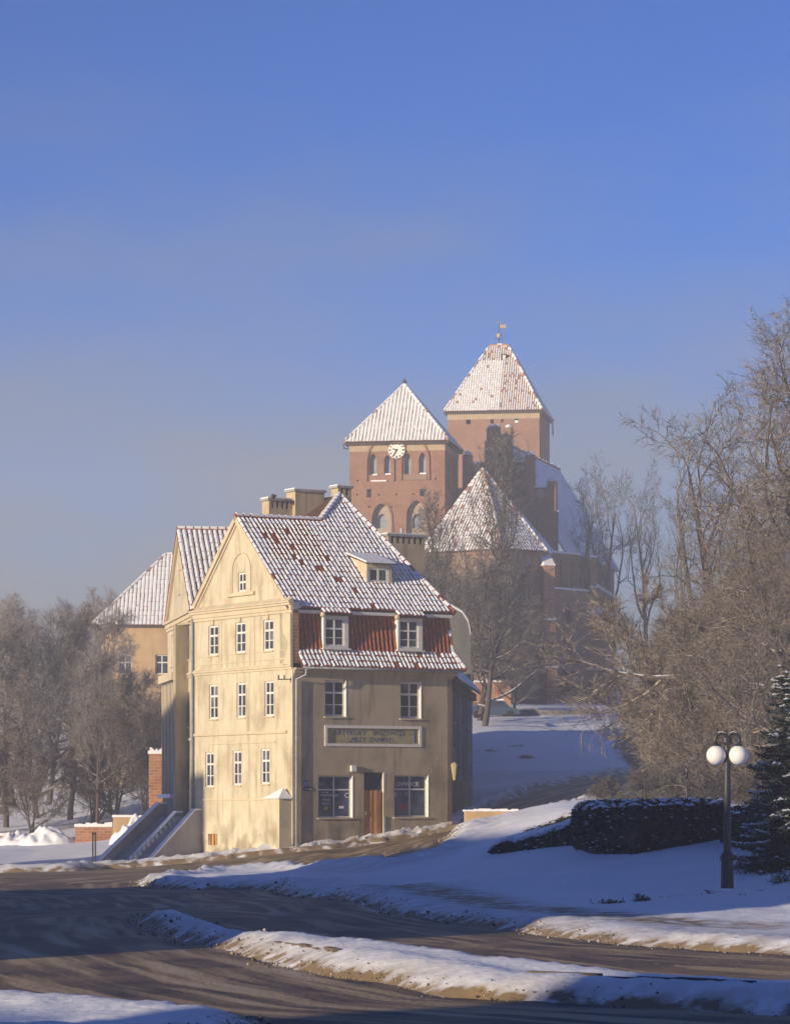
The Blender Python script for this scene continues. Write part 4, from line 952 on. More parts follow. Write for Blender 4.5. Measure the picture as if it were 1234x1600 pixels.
# --- nave with stepped gable
nv = thing('church_nave', 'brick nave with stepped pinnacled gable and blue shaded snowy roof', 'church', V(11, 305, 9))
tn = R(15); uG = V(math.cos(tn), -math.sin(tn), 0); nG = V(-math.sin(tn), -math.cos(tn), 0); ce = P(779, 800, 300); FG = Fr(ce, uG, nG)
zr_ = P(779, 690, 300).z
def gp(x, y): return FG.px(x, y)
half = [gp(790, 678), gp(790, 690), gp(801, 690), gp(801, 722), gp(824, 722), gp(824, 762), gp(857, 762), gp(857, 800), gp(872, 800)]
zeave = P(872, 862, 300).z; hw = gp(872, 800)[0]
right = half + [(hw, 5)]; left = [(-a, z) for a, z in right[::-1]]
a, z = gp(782, 700); hw1 = .55
win = [(-.55 + .4, gp(782, 722)[1]), (.55 + .4, gp(782, 722)[1]), (.55 + .4, gp(782, 706)[1]), (-.55 + .4, gp(782, 706)[1])]
mb = MB(); FG.panel(mb, left + right, [win], .5); FG.poly(mb, [(-hw, 5), (hw, 5), (hw, zeave), (-hw, zeave)], -.8, -.02); mb.build('gable_wall', 'brick_church', nv)
mb = MB(); FG.panel(mb, win, (), d=-.45); mb.build('gable_opening', 'opening', nv)
mb = MB()
for i in range(len(right) - 2):
    if abs(right[i][1] - right[i + 1][1]) < .3:
        for s in (1, -1):
            aa = sorted((right[i][0] * s, right[i + 1][0] * s)); FG.box(mb, aa[0], aa[1], right[i][1] - .02, right[i][1] + .14, -.6, .06)
mb.build('step_snow', 'snow_roof', nv)
for x, yt, yb, w in [(775, 667, 690, .34), (766, 669, 700, .3), (794, 668, 700, .32), (828, 711, 790, .42), (862, 752, 830, .42), (730, 711, 790, .42), (696, 752, 830, .42)]:
    a, z1_ = gp(x, yt); z0_ = gp(x, yb)[1]; mb = MB(); FG.box(mb, a - w, a + w, z0_, z1_, -.5, .28); o = mb.build('pinnacle', 'brick_church', nv)
    mb = MB(); c = FG.pt(a, z1_, -.1); mb.sphere(c + V(0, 0, .08), w * .95, 8, 6, .8); mb.build('pinnacle_cap', 'snow_roof', o)
for x, y in [(812, 731), (845, 771), (746, 731), (713, 771)]:
    a, z = gp(x, y); disc(FG.pt(a, z, .0), uG, nG, .42, .06, 16).build('roundel', 'niche_plaster', nv)
LNV = 27; hwn = hw + .5
def NV(a, dpt, z): p = ce + uG * a - nG * dpt; p.z = z; return p
for s in (1, -1):
    mb = MB(); mb.prism([NV(0, .4, zr_), NV(s * hwn, .4, zeave), NV(s * hwn, LNV, zeave), NV(0, LNV, zr_)], V(0, 0, -.2)); rf = mb.build('nave_roof', 'tile_church', nv)
    mb = MB(); mb.prism([NV(0, .4, zr_ + .02), NV(s * hwn, .4, zeave + .02), NV(s * hwn, LNV, zeave + .02), NV(0, LNV, zr_ + .02)], V(0, 0, .12)); mb.build('nave_roof_snow', 'snow_roof', rf)
    mb = MB(); mb.prism([NV(s * hw, .5, 5), NV(s * hw, LNV, 5), NV(s * hw, LNV, zeave), NV(s * hw, .5, zeave)], -uG * s * .5); mb.build('nave_wall', 'brick_church', nv)
ridge_caps(NV(0, .4, zr_ + .1), NV(0, LNV, zr_ + .1), nv, .16, .8, .6, 71, 'tile_church')
# buttresses and a lower aisle on the street side of the nave
for k in range(3):
    q = NV(hw, 4 + k * 8, 0); mb = MB(); mb.box(V(q.x, q.y, 6), uG * 1.2, -nG * .9, V(0, 0, zeave - 9)); mb.build('buttress', 'brick_church', nv)
# --- apse (choir)
ap = thing('church_apse', 'polygonal brick choir with steep snowy tiled roof and buttresses', 'church', V(8, 272, 7.6))
zE = P(785, 858, 267).z
pl = [P(660, 858, 272), P(785, 858, 267), P(851, 858, 270.2), P(873, 861, 284)]; pl = [V(p.x, p.y, 0) for p in pl]
pl += [V(15.5, 300, 0), V(7.2, 300.5, 0)]; apex = P(754, 733, 274)
rg = V(9.4, 299.5, apex.z + .0)
for i in range(5):
    p, q = pl[i], pl[i + 1]; u = (q - p).normalized(); n = V(u.y, -u.x, 0); FA = Fr(p, u, n); L = (q - p).length
    hs = []
    if i < 2: hs = [arch(L / 2 - .8, L / 2 + .8, 10.5, 17, 1.0)]
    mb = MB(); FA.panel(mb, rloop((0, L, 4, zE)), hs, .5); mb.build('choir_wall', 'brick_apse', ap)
    for q_ in hs: mb = MB(); FA.panel(mb, q_, (), d=-.45); mb.build('choir_window', 'glass', ap)
    mb = MB(); FA.box(mb, 0, L, zE - .35, zE - .02, -.02, .2); mb.build('choir_cornice', 'brick_church', ap)
def offp(p, c=V(8.5, 283, 0), k=.5): d = (p - c).normalized(); return p + d * k
eo = [offp(p) for p in pl]
def z_(p, z): return V(p.x, p.y, z)
e = [z_(p, zE) for p in eo]
tile_plane([e[0], e[1], apex], ap, .3, .42, .06, lambda s, t: .93, 'tile_church', 81, sn_gap=.12)
tile_plane([e[1], e[2], apex], ap, .3, .42, .06, lambda s, t: .99, 'tile_church', 82, sn_gap=.1)
mb = MB(); mb.prism([e[2], e[3], e[4], rg, apex], V(0, 0, -.12)); rf = mb.build('choir_roof_side', 'tile_church', ap)
mb = MB(); mb.prism([p + V(0, 0, .03) for p in (e[2], e[3], e[4], rg, apex)], V(0, 0, .1)); mb.build('choir_roof_snow', 'snow_roof', rf)
mb = MB(); mb.prism([e[5], e[0], apex, rg], V(0, 0, -.12)); mb.build('choir_roof_far', 'tile_church', ap)
for k in (0, 1, 2): ridge_caps(e[k], apex, ap, .15, .42, .75, 83 + k, 'tile_church')
def buttress(p, d, w, dep, ztop, zlow, zsteps, root, m='brick_wall', thin=None):
    d = Vector(d).normalized(); s = V(-d.y, d.x, 0); zprev = zlow; dd = dep; mb = MB(); sns = []
    for zq in list(zsteps) + [ztop]:
        mb.box(p - s * w / 2 - d * .2, s * w, d * (dd + .2), V(0, 0, zq - zprev)); 
        mb.v[-8:] = [(x, y, zz_ + zprev) for x, y, zz_ in mb.v[-8:]]
        sn = MB(); sns.append(sn); sn.box(p - s * (w / 2 + .05), s * (w + .1), d * (dd + .06), V(0, 0, .14)); sn.v[-8:] = [(x, y, zz_ + zq + .003) for x, y, zz_ in sn.v[-8:]]
        zprev = zq; dd *= .8
    q = z_(p, ztop + .12); sn = MB(); sns.append(sn); sn.prism([q - s * w / 2, q - s * w / 2 + d * dd * 1.3, q - s * w / 2 + V(0, 0, .9)], s * w)
    o = mb.build('buttress', m, root)
    for sn in sns: sn.build('buttress_snow', 'snow_roof', o)
for i, (p, yt) in enumerate([(pl[0], 880), (pl[1], 885), (pl[2], 885)]):
    d = offp(p, k=1) - p; buttress(p, d, .95, 1.7, P(0, yt, p.y).z, 4, [P(0, 1045, p.y).z, P(0, 970, p.y).z], ap)
# --- sacristy / side chapel
chp = thing('church_chapel', 'shaded flat fronted brick chapel with tall window and corner buttress', 'church', V(15, 274, 7.6))
c0, c1 = P(858, 1000, 271.5), P(926, 1000, 276); u = V(c1.x - c0.x, c1.y - c0.y, 0).normalized(); n = V(u.y, -u.x, 0); FC = Fr(c0, u, n); LC = V(c1.x - c0.x, c1.y - c0.y, 0).length
zt = FC.px(890, 922)[1]; hol = [archpx(877, 895, 1023, 968, 1.0, FC), archpx(875, 889, 1087, 1058, .8, FC)]
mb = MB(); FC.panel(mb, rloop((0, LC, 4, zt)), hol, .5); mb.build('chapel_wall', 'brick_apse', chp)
mb = MB(); FC.panel(mb, hol[0], (), d=-.4); o = mb.build('chapel_window', 'glass', chp)
for t in (.33, .66): a = hol[0][0][0] + (hol[0][1][0] - hol[0][0][0]) * t; mb = MB(); FC.box(mb, a - .05, a + .05, hol[0][0][1], hol[0][0][1] + 4.2, -.4, -.3); mb.build('mullion', 'stone', o)
mb = MB(); FC.panel(mb, hol[1], (), d=-.4); mb.build('chapel_door', 'dark_wood', chp)
mb = MB(); FC.box(mb, hol[1][0][0] - .1, hol[1][1][0] + .1, hol[1][0][1] - .15, hol[1][0][1], -.3, .2); mb.build('door_sill', 'snow_roof', chp)
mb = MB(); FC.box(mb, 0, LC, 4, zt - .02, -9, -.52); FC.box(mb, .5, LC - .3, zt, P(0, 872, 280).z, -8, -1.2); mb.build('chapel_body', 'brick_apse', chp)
mb = MB(); FC.box(mb, -.05, LC + .05, zt, zt + .16, -1.2, .12); FC.box(mb, .45, LC - .25, P(0, 872, 280).z, P(0, 869, 280).z, -8, -1.1); mb.build('parapet_snow', 'snow_roof', chp)
for k in (.25, .55, .8): mb = MB(); FC.box(mb, LC * k - .3, LC * k + .3, zt + .3, zt + 2.6, -1.2, -1.0); mb.build('lesene', 'brick_church', chp)
pc = FC.pt(LC, 0, 0); buttress(V(pc.x, pc.y, 0), n + u * .15, 1.3, 2.0, P(0, 962, 276).z, 4, [P(0, 1047, 276).z], chp)
mb = MB(); q = FC.pt(LC - .1, P(0, 955, 276).z, .3); mb.abox(q, .9, .9, 2.0); mb.abox(q + V(-.15, 0, 2.0), .5, .5, 2.6); o = mb.build('corner_pinnacle', 'brick_wall', chp)
mb = MB(); mb.abox(q + V(-.15, 0, 4.6), .66, .66, .16); mb.build('pinnacle_snow', 'snow_roof', o); mb = MB(); mb.abox(q + V(0, 0, 2.0), 1.0, 1.0, .12); mb.build('ledge_snow', 'snow_roof', o)
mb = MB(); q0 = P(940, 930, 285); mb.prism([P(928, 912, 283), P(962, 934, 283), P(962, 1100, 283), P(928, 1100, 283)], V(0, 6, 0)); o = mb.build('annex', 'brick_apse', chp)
mb = MB(); mb.prism([P(927, 908, 282.8), P(964, 932, 282.8), P(964, 937, 282.8), P(927, 914, 282.8)], V(0, 6.3, 0)); mb.build('annex_snow', 'snow_roof', o)
# brick gatehouse end and low churchyard wall on the hill
standbox('churchyard_wall', 'sunlit orange brick wall end before the choir', 'wall', 742, 798, 1066, 246, 3.0, 'brick_wall', .15)
standbox('terrace_wall', 'long low grey wall along the top of the snowy bank', 'wall', 786, 935, 1109, 240, .6, 'stone', .0)

# ------------------------------------------------------------------ orange tower house on the far left hill
lf = thing('hill_house', 'tall ochre building with steep hipped snow roof above the woods', 'building', V(-21, 270, 1))
x0, x1 = P(155, 976, 262).x, P(330, 976, 262).x; zE = P(155, 977, 262).z; zA = P(262, 866, 266).z
Fl = Fr(V(x0, 262, 0), V(1, 0, 0), V(0, -1, 0)); w_ = x1 - x0
hs = [(a, a + 1.1, z, z + 1.6) for a in (1.6, 4.6) for z in (zE - 4, zE - 8)]
mb = MB(); Fl.panel(mb, rloop((0, w_, -3, zE)), [rloop(r) for r in hs], .3); mb.build('front_wall', 'plaster_ochre', lf)
for r in hs: window(Fl, r, lf, .2, (.5,), (.6,), .09)
mb = MB(); Fl.box(mb, 0, w_, -3, zE - .01, -9, -.32); mb.build('body', 'plaster_ochre', lf)
xa, xb = P(259, 0, 266).x, P(300, 0, 266).x
e0, e1 = V(P(145, 0, 262).x, 261.4, zE), V(x1 + .6, 261.4, zE); e2, e3 = e1 + V(0, 10, 0), e0 + V(0, 10, 0); r0, r1 = V(xa, 266.4, zA), V(xb, 266.4, zA)
tile_plane([e0, e1, r1, r0], lf, .32, .5, .07, lambda s, t: .99, 'tile_church', 91, sn_gap=.05, pw=.46)
mb = MB(); mb.prism([e3, e0, r0], V(0, 0, -.1)); mb.prism([e1, e2, r1], V(0, 0, -.1)); mb.prism([e2, e3, r0, r1], V(0, 0, -.1)); mb.build('roof_slopes', 'tile_church', lf)
ridge_caps(e0, r0, lf, .14, .5, .9, 92, 'tile_church'); ridge_caps(r0, r1, lf, .14, .5, .9, 93, 'tile_church')

# ------------------------------------------------------------------ street lamp
pb = P(1135.5, 1398, 65); bz = pb.z
lamp = thing('street_lamp', 'black street lamp with two white globe heads on the snowy verge', 'street lamp', V(pb.x, pb.y, bz)); L0 = V(pb.x, pb.y, bz)
k = 65 / FPX
def lz(py): return L0 + V(0, 0, (1398 - py) * k)
mb = MB(); mb.tube([L0 + V(0, 0, -.15), L0 + V(0, 0, .07), lz(1391), lz(1389), lz(1345), lz(1341), lz(1338), lz(1330)], [.18, .18, .165, .135, .125, .15, .15, .08], 12); mb.build('base', 'metal_dark', lamp)
mb = MB(); mb.tube([lz(1332), lz(1250), lz(1160)], [.078, .07, .06], 10); mb.build('pole', 'metal_dark', lamp)
mb = MB(); mb.tube([lz(1165), lz(1160), lz(1153), lz(1150)], [.06, .10, .10, .04], 10); mb.build('collar', 'metal_dark', lamp)
mb = MB(); q = L0 + V(0, 0, .08); mb.tube([q, q + V(0, 0, .05)], [.185, .145], 10); mb.build('base_snow', 'snow_roof', lamp)
for s in (-1, 1):
    cx_ = s * 9.5 * k; top = lz(1157); arc = [top + V(cx_ + cx_ * math.cos(t) * 1.0 * -1, 0, 11 * k * math.sin(t)) for t in [math.pi * i / 12 for i in range(13)]] + [lz(1166) + V(2 * cx_, 0, 0)]
    mb = MB(); mb.tube(arc, .036, 8); arm = mb.build('arm', 'metal_dark', lamp, True)
    mb = MB(); sp_ = [p + V(0, 0, .022) for p in arc[3:9]]; mb.tube(sp_, .02, 6); mb.build('arm_snow', 'snow_roof', arm)
    gc = lz(1180) + V(s * 17.3 * k, 0, 0)
    mb = MB(); mb.tube([gc + V(0, 0, 14.5 * k), gc + V(0, 0, 18 * k)], [.09, .06], 10); mb.build('globe_cap', 'metal_dark', lamp)
    mb = MB(); mb.sphere(gc, 15.4 * k, 24, 16); mb.build('globe', 'globe', lamp, True)

# ------------------------------------------------------------------ parked car up by the church wall
cp = P(772, 1112, 238); cb = gz(cp.x, cp.y)
car = thing('parked_car', 'dark parked car with snow on its roof by the churchyard wall', 'car', V(cp.x, cp.y, cb))
def cpt(x, y, z): return V(cp.x + x, cp.y + y, cb + z)
prof = [(-1.9, .35), (1.9, .35), (1.95, .7), (1.2, .9), (.7, 1.38), (-.9, 1.42), (-1.6, .95), (-1.95, .8)]
mb = MB(); mb.prism([cpt(x, 0, z) for x, z in prof], V(0, 1.7, 0)); mb.build('body', 'car_paint', car)
mb = MB(); mb.prism([cpt(x, -.004, z) for x, z in [(-1.3, .98), (1.0, .93), (.62, 1.3), (-.85, 1.34)]], V(0, .03, 0)); mb.build('side_window', 'glass', car)
mb = MB(); mb.prism([cpt(x, .05, z) for x, z in [(-.95, 1.425), (.72, 1.385), (.7, 1.5), (-.9, 1.54)]], V(0, 1.6, 0)); mb.build('roof_snow', 'snow_roof', car)
for x in (-1.2, 1.2):
    for y in (-.02, 1.5):
        mb = MB(); mb.prism([cpt(x + .33 * math.cos(t), y, .33 + .33 * math.sin(t)) for t in [2 * math.pi * i / 14 for i in range(14)]], V(0, .22, 0)); mb.build('wheel', 'rubber', car)
#@@PART4
# ------------------------------------------------------------------ vegetation
def np_mesh(name, V_, F_, material, nper):
    me = bpy.data.meshes.new(name); me.vertices.add(len(V_)); me.vertices.foreach_set('co', V_.astype(np.float32).ravel())
    nf = len(F_); me.loops.add(nf * nper); me.loops.foreach_set('vertex_index', F_.astype(np.int32).ravel())
    me.polygons.add(nf); me.polygons.foreach_set('loop_start', np.arange(nf, dtype=np.int32) * nper); me.polygons.foreach_set('loop_total', np.full(nf, nper, np.int32))
    me.update(calc_edges=True); me.materials.append(M[material]); return me
def seg_mesh(name, segs, material, sides=3):
    S_ = np.array(segs, float); p0, p1, r0, r1 = S_[:, 0:3], S_[:, 3:6], S_[:, 6], S_[:, 7]
    d = p1 - p0; d /= np.maximum(np.linalg.norm(d, axis=1, keepdims=True), 1e-6)
    ref = np.where(np.abs(d[:, 2:3]) > .9, np.array([[1., 0, 0]]), np.array([[0., 0, 1]]))
    a = np.cross(d, ref); a /= np.linalg.norm(a, axis=1, keepdims=True); b = np.cross(d, a); vs = []
    for p, r in ((p0, r0), (p1, r1)):
        for k in range(sides):
            t = 2 * math.pi * k / sides; vs.append(p + (a * math.cos(t) + b * math.sin(t)) * r[:, None])
    Vv = np.stack(vs, 1).reshape(-1, 3); n = len(S_); base = (np.arange(n) * 2 * sides)[:, None]
    fs = [np.concatenate([base + k, base + (k + 1) % sides, base + sides + (k + 1) % sides, base + sides + k], 1) for k in range(sides)]
    return np_mesh(name, Vv, np.stack(fs, 1).reshape(-1, 4), material, 4)
def grow_tree(seed, H_, r0=.28, trunk=.3, n1=13, n2=8, n3=7, n4=9, ang1=55, up=.25, len1=.5, droop=0., twig_r=.011, stems=1, wig=.22, flat=1.0, twig_l=.55):
    rr = random.Random(seed); big, small = [], []
    def rdir(d, ang):
        d = d.normalized(); a = d.cross(V(rr.gauss(0, 1), rr.gauss(0, 1), rr.gauss(0, 1)))
        if a.length < 1e-3: a = d.cross(V(1, 0, 0))
        a.normalize(); return (d * math.cos(ang) + a * math.sin(ang)).normalized()
    def limb(p, d, L, r, rend, n, store, upk, wg):
        pts_ = [p.copy()]; rs = [r]; ds = []
        for i in range(n):
            d = (d + V(rr.gauss(0, wg), rr.gauss(0, wg), rr.gauss(0, wg) + upk)).normalized(); q = p + d * (L / n); r2 = r + (rend - r) * ((i + 1) / n)
            store.append((*p, *q, rs[-1], r2)); p = q; pts_.append(p.copy()); rs.append(r2); ds.append(d.copy())
        return pts_, rs, ds
    def at(pts_, rs, ds, t):
        f = t * (len(pts_) - 1); i = min(int(f), len(pts_) - 2); k = f - i; return pts_[i].lerp(pts_[i + 1], k), rs[i] + (rs[i + 1] - rs[i]) * k, ds[i]
    for st in range(stems):
        lean = rdir(V(0, 0, 1), R(rr.uniform(4, 24)) if stems > 1 else R(rr.uniform(0, 4))); hh = H_ * (rr.uniform(.75, 1) if stems > 1 else 1)
        T = limb(V(rr.gauss(0, .15 * (stems > 1)), rr.gauss(0, .15 * (stems > 1)), -.25), lean, hh * .82, r0, r0 * .16, 9, big, .06, .07)
        for i in range(n1):
            t = trunk + (1 - trunk) * (i + rr.random()) / n1; p, r, d = at(*T, t)
            ang = R(ang1 * rr.uniform(.75, 1.2)) * (1.15 - .5 * (t - trunk) / (1 - trunk)); d1 = rdir(d, ang); d1.z *= flat; d1.normalize()
            L1 = H_ * len1 * rr.uniform(.7, 1.1) * (1.12 - .62 * ((t - trunk) / (1 - trunk)))
            B1 = limb(p, d1, L1, r * rr.uniform(.45, .65), .018, 7, big, up * .5 - droop * .3, wig * .8)
            for j in range(n2):
                t2 = .22 + .78 * (j + rr.random()) / n2; p2, r2, dd = at(*B1, min(t2, .999)); d2 = rdir(dd, R(rr.uniform(25, 62)))
                B2 = limb(p2, d2, L1 * rr.uniform(.28, .5) * (1.2 - .6 * t2), max(r2 * .55, .016), .011, 4, small, up * .5 - droop, wig)
                for k in range(n3):
                    t3 = .15 + .85 * (k + rr.random()) / n3; p3, r3, d3 = at(*B2, min(t3, .999)); d4 = rdir(d3, R(rr.uniform(20, 60)))
                    L3 = L1 * rr.uniform(.1, .2)
                    B3 = limb(p3, d4, L3, max(r3 * .6, twig_r), twig_r * .8, 2, small, up * .4 - droop, wig)
                    for l in range(n4):
                        p5, r5, d5 = at(*B3, rr.uniform(.1, .999)); d6 = rdir(d5, R(rr.uniform(15, 65))); d6.z += up * .3 - droop * .6; d6.normalize()
                        q = p5 + d6 * twig_l * rr.uniform(.4, 1.1); small.append((*p5, *q, twig_r * .8, twig_r * .35))
    return big, small
PROTO = {}
def proto(key, twig='twig', **kw):
    big, small = grow_tree(**kw); PROTO[key] = (seg_mesh('trunk_' + key, big, 'bark', 6), seg_mesh('crown_' + key, small, twig, 3), kw['H_'])
proto('broad', seed=3, H_=14, r0=.26, trunk=.22, n1=15, n2=9, n3=7, n4=10, ang1=58, up=.22, len1=.48, twig='twig')
proto('broad2', seed=14, H_=15, r0=.30, trunk=.28, n1=14, n2=9, n3=7, n4=10, ang1=64, up=.2, len1=.52, twig='twig')
proto('upright', seed=5, H_=20, r0=.24, trunk=.12, n1=34, n2=7, n3=4, n4=4, ang1=22, up=.38, len1=.36, twig='twig_dark', twig_r=.013, twig_l=.7)
proto('round', seed=8, H_=11, r0=.22, trunk=.15, n1=18, n2=9, n3=8, n4=9, ang1=68, up=.12, len1=.5, twig='twig_dark', twig_r=.010)
proto('oak', seed=21, H_=19, r0=.42, trunk=.35, n1=9, n2=7, n3=6, n4=7, ang1=52, up=.2, len1=.48, wig=.34, twig='twig_dark', twig_r=.012)
proto('bush', seed=9, H_=7.5, r0=.075, trunk=.08, n1=11, n2=7, n3=6, n4=8, ang1=48, up=.2, len1=.44, stems=4, twig='twig_brown', twig_r=.008, twig_l=.42)
proto('giant', seed=33, H_=19, r0=.45, trunk=.2, n1=22, n2=11, n3=8, n4=10, ang1=62, up=.14, len1=.5, wig=.26, twig='twig_brown', twig_r=.009, twig_l=.5)
proto('weeping', seed=17, H_=4.6, r0=.09, trunk=.35, n1=12, n2=8, n3=6, n4=6, ang1=78, up=.0, len1=.62, droop=.22, twig='twig_dark', twig_r=.005, twig_l=.3)
def tree(key, px, py, Z, top, name, label, cat, group=None, rot=None, wide=1.0, zoff=0):
    tm, cm, Hh = PROTO[key]; x = (px - CX) * Z / FPX; b = gz(x, Z); h = (HY - top) * Z / FPX - b; s = h / Hh
    t = thing(name, label, cat, V(x, Z, b + zoff), group, local=True); t.scale = (s * wide, s * wide, s); t.rotation_euler = (0, 0, rnd.uniform(0, 6.28) if rot is None else rot)
    for n_, me in (('trunk', tm), ('crown', cm)):
        o = bpy.data.objects.new(n_, me); col.objects.link(o); o.parent = t
    return t
tree('upright', 748, 1122, 228, 640, 'poplar_tree', 'tall narrow bare tree with upright branches before the church choir', 'tree', wide=.9, rot=1.0)
tree('upright', 712, 1115, 236, 745, 'poplar_tree', 'shorter upright bare tree rising behind the row house roof', 'tree', wide=1.0, rot=4.0)
tree('round', 756, 1118, 220, 868, 'bare_tree', 'dense round bare tree standing before the choir wall', 'tree', wide=.95, rot=.5)
tree('round', 700, 1105, 226, 880, 'bare_tree', 'dense round bare tree half hidden by the mansard roof', 'tree', wide=1.0, rot=2.5)
tree('round', 725, 1110, 250, 860, 'bare_tree', 'dense bare tree close against the choir wall', 'tree', wide=1.1, rot=5.5)
tree('round', 680, 1110, 256, 850, 'bare_tree', 'dense bare tree below the clock tower', 'tree', wide=1.1, rot=1.5)
tree('round', 806, 1112, 240, 950, 'bare_tree', 'low dense bare tree beside the chapel wall', 'tree', wide=.65, rot=3.5)
for px, top, Z, lab in [(948, 728, 292, 'hazy bare tree beyond the chapel with forked snowy limbs'), (915, 745, 306, 'hazy bare tree close against the nave roof'), (1003, 735, 285, 'hazy bare tree between the chapel and the big oak'), (1060, 770, 275, 'hazy bare tree behind the oak')]:
    tree('oak', px, 1110, Z, top, 'bare_tree', lab, 'tree', 'hazy trees by the church', wide=.7)
tree('oak', 1098, 1230, 172, 622, 'oak_tree', 'bare oak with crooked dark limbs and snow in its forks', 'tree', wide=1.0, rot=2.2)
tree('giant', 1232, 1235, 138, 495, 'bare_tree', 'huge frosted bare tree with warm brown twigs at the slope', 'tree', wide=1.0, rot=.8)
tree('giant', 1212, 1232, 150, 690, 'bare_tree', 'frosted bare tree with dense brown crown below the huge one', 'tree', wide=1.1, rot=3.0)
tree('giant', 1165, 1232, 158, 750, 'bare_tree', 'rounded frosted tree between the oak and the huge tree', 'tree', wide=1.25, rot=1.0)
tree('giant', 1255, 1232, 128, 830, 'bare_tree', 'spreading frosted tree rising behind the spruces', 'tree', wide=1.1, rot=5.0)
tree('giant', 1150, 1232, 152, 860, 'bare_tree', 'rounded frosted tree at the edge of the thicket below the oak', 'tree', wide=.95, rot=4.0)
for px, top, Z, w in [(1035, 1010, 160, .8), (1065, 930, 156, .85), (1090, 900, 150, .95), (1110, 880, 148, 1.1), (1160, 900, 146, 1.1), (1210, 930, 142, 1.1), (1090, 990, 140, 1.1), (1150, 1020, 138, 1.1), (1205, 1040, 136, 1.1), (1072, 1040, 142, .9), (1240, 1000, 150, 1.1), (1008, 1085, 172, .75)]:
    spot_ = 'at the open street end of the thicket' if px < 1000 else 'under the crooked oak' if px < 1100 and Z > 145 else 'low behind the drooping trees' if px < 1100 else 'high behind the street lamp' if px < 1180 and Z > 142 else 'low behind the street lamp' if px < 1180 else 'behind the spruces'
    tree('bush', px, 1235, Z, top, 'frosted_bush', ('broad' if w > 1.05 else 'slim') + ' frosted brown bush ' + spot_, 'bush', 'thicket above the hedge', wide=w)
proto('dark_bush', seed=29, H_=3.2, r0=.04, trunk=.05, n1=9, n2=7, n3=5, n4=6, ang1=60, up=.05, len1=.55, stems=5, droop=.05, twig='twig_dark', twig_r=.006, twig_l=.3)  # dark twig colour stands in for shade over the lit slope
for px, top, Z, lab in [(955, 1205, 118, 'dark bare shrub at the street end behind the hedge'), (1010, 1198, 112, 'dark bare shrub behind the middle of the hedge'), (1065, 1190, 106, 'dark bare shrub under the drooping branches'), (1120, 1195, 104, 'dark bare shrub just behind the lamp globes'), (1175, 1200, 100, 'dark bare shrub beside the spruces'), (1040, 1200, 122, 'dark bare shrub deeper in the thicket foot'), (1100, 1205, 120, 'dark bare shrub between the thicket and the lamp')]:
    tree('dark_bush', px, 1255, Z, top, 'bare_shrub', lab, 'shrub', 'shrubs behind the hedge', wide=1.2)
tree('weeping', 1075, 1255, 96, 1165, 'weeping_tree', 'dark low tree with drooping branches hanging over the hedge', 'tree', wide=1.25, rot=1.2)
tree('weeping', 1005, 1255, 104, 1195, 'weeping_tree', 'smaller drooping tree touching the far hedge end', 'tree', wide=1.2, rot=3.2)
lt = [(-40, 960, 225), (20, 962, 240), (75, 945, 230), (130, 940, 250), (165, 930, 275), (60, 990, 212), (110, 1010, 206), (10, 1030, 204), (205, 1040, 232), (240, 1060, 226), (180, 1060, 204), (225, 1085, 200), (270, 1065, 238), (145, 1120, 200), (-20, 1100, 200), (50, 1130, 198), (30, 935, 300), (110, 930, 310), (-30, 940, 310)]
labs = ['bare frosted tree in the wood left of the house']
for i, (px, top, Z) in enumerate(lt):
    key = ['broad', 'broad2', 'round'][i % 3] if top < 1050 else 'bush'
    kind_ = {'broad': 'spreading bare frosted tree', 'broad2': 'tall forked bare frosted tree', 'round': 'dense round headed bare tree', 'bush': 'frosted many stemmed bush'}[key]
    spot_ = 'crowning the far ridge of the wood' if Z >= 270 else 'before the ochre hill house' if px > 190 else 'behind the snow heaps' if px < 90 else 'behind the brick yard wall'
    tree(key, px, 1290, Z, top, 'bare_tree' if key != 'bush' else 'frosted_bush', kind_ + ' ' + spot_, 'tree' if key != 'bush' else 'bush', 'wood below the hill house' if key != 'bush' else 'bushes at the wood edge', wide=1.0 if key != 'round' else .85)
tree('broad2', 152, 1290, 196, 1060, 'leaning_tree', 'twin stemmed tree with snow on its trunk behind the brick yard wall', 'tree', wide=.6, rot=2)
# big pale trunk by the street corner
p = P(752, 1125, 224); b = gz(p.x, p.y); mb = MB(); mb.tube([V(p.x, p.y, b - .4), V(p.x, p.y, b + .5), V(p.x - .1, p.y, b + 2.2), V(p.x - .15, p.y, b + 3.6)], [.5, .4, .35, .3], 10)

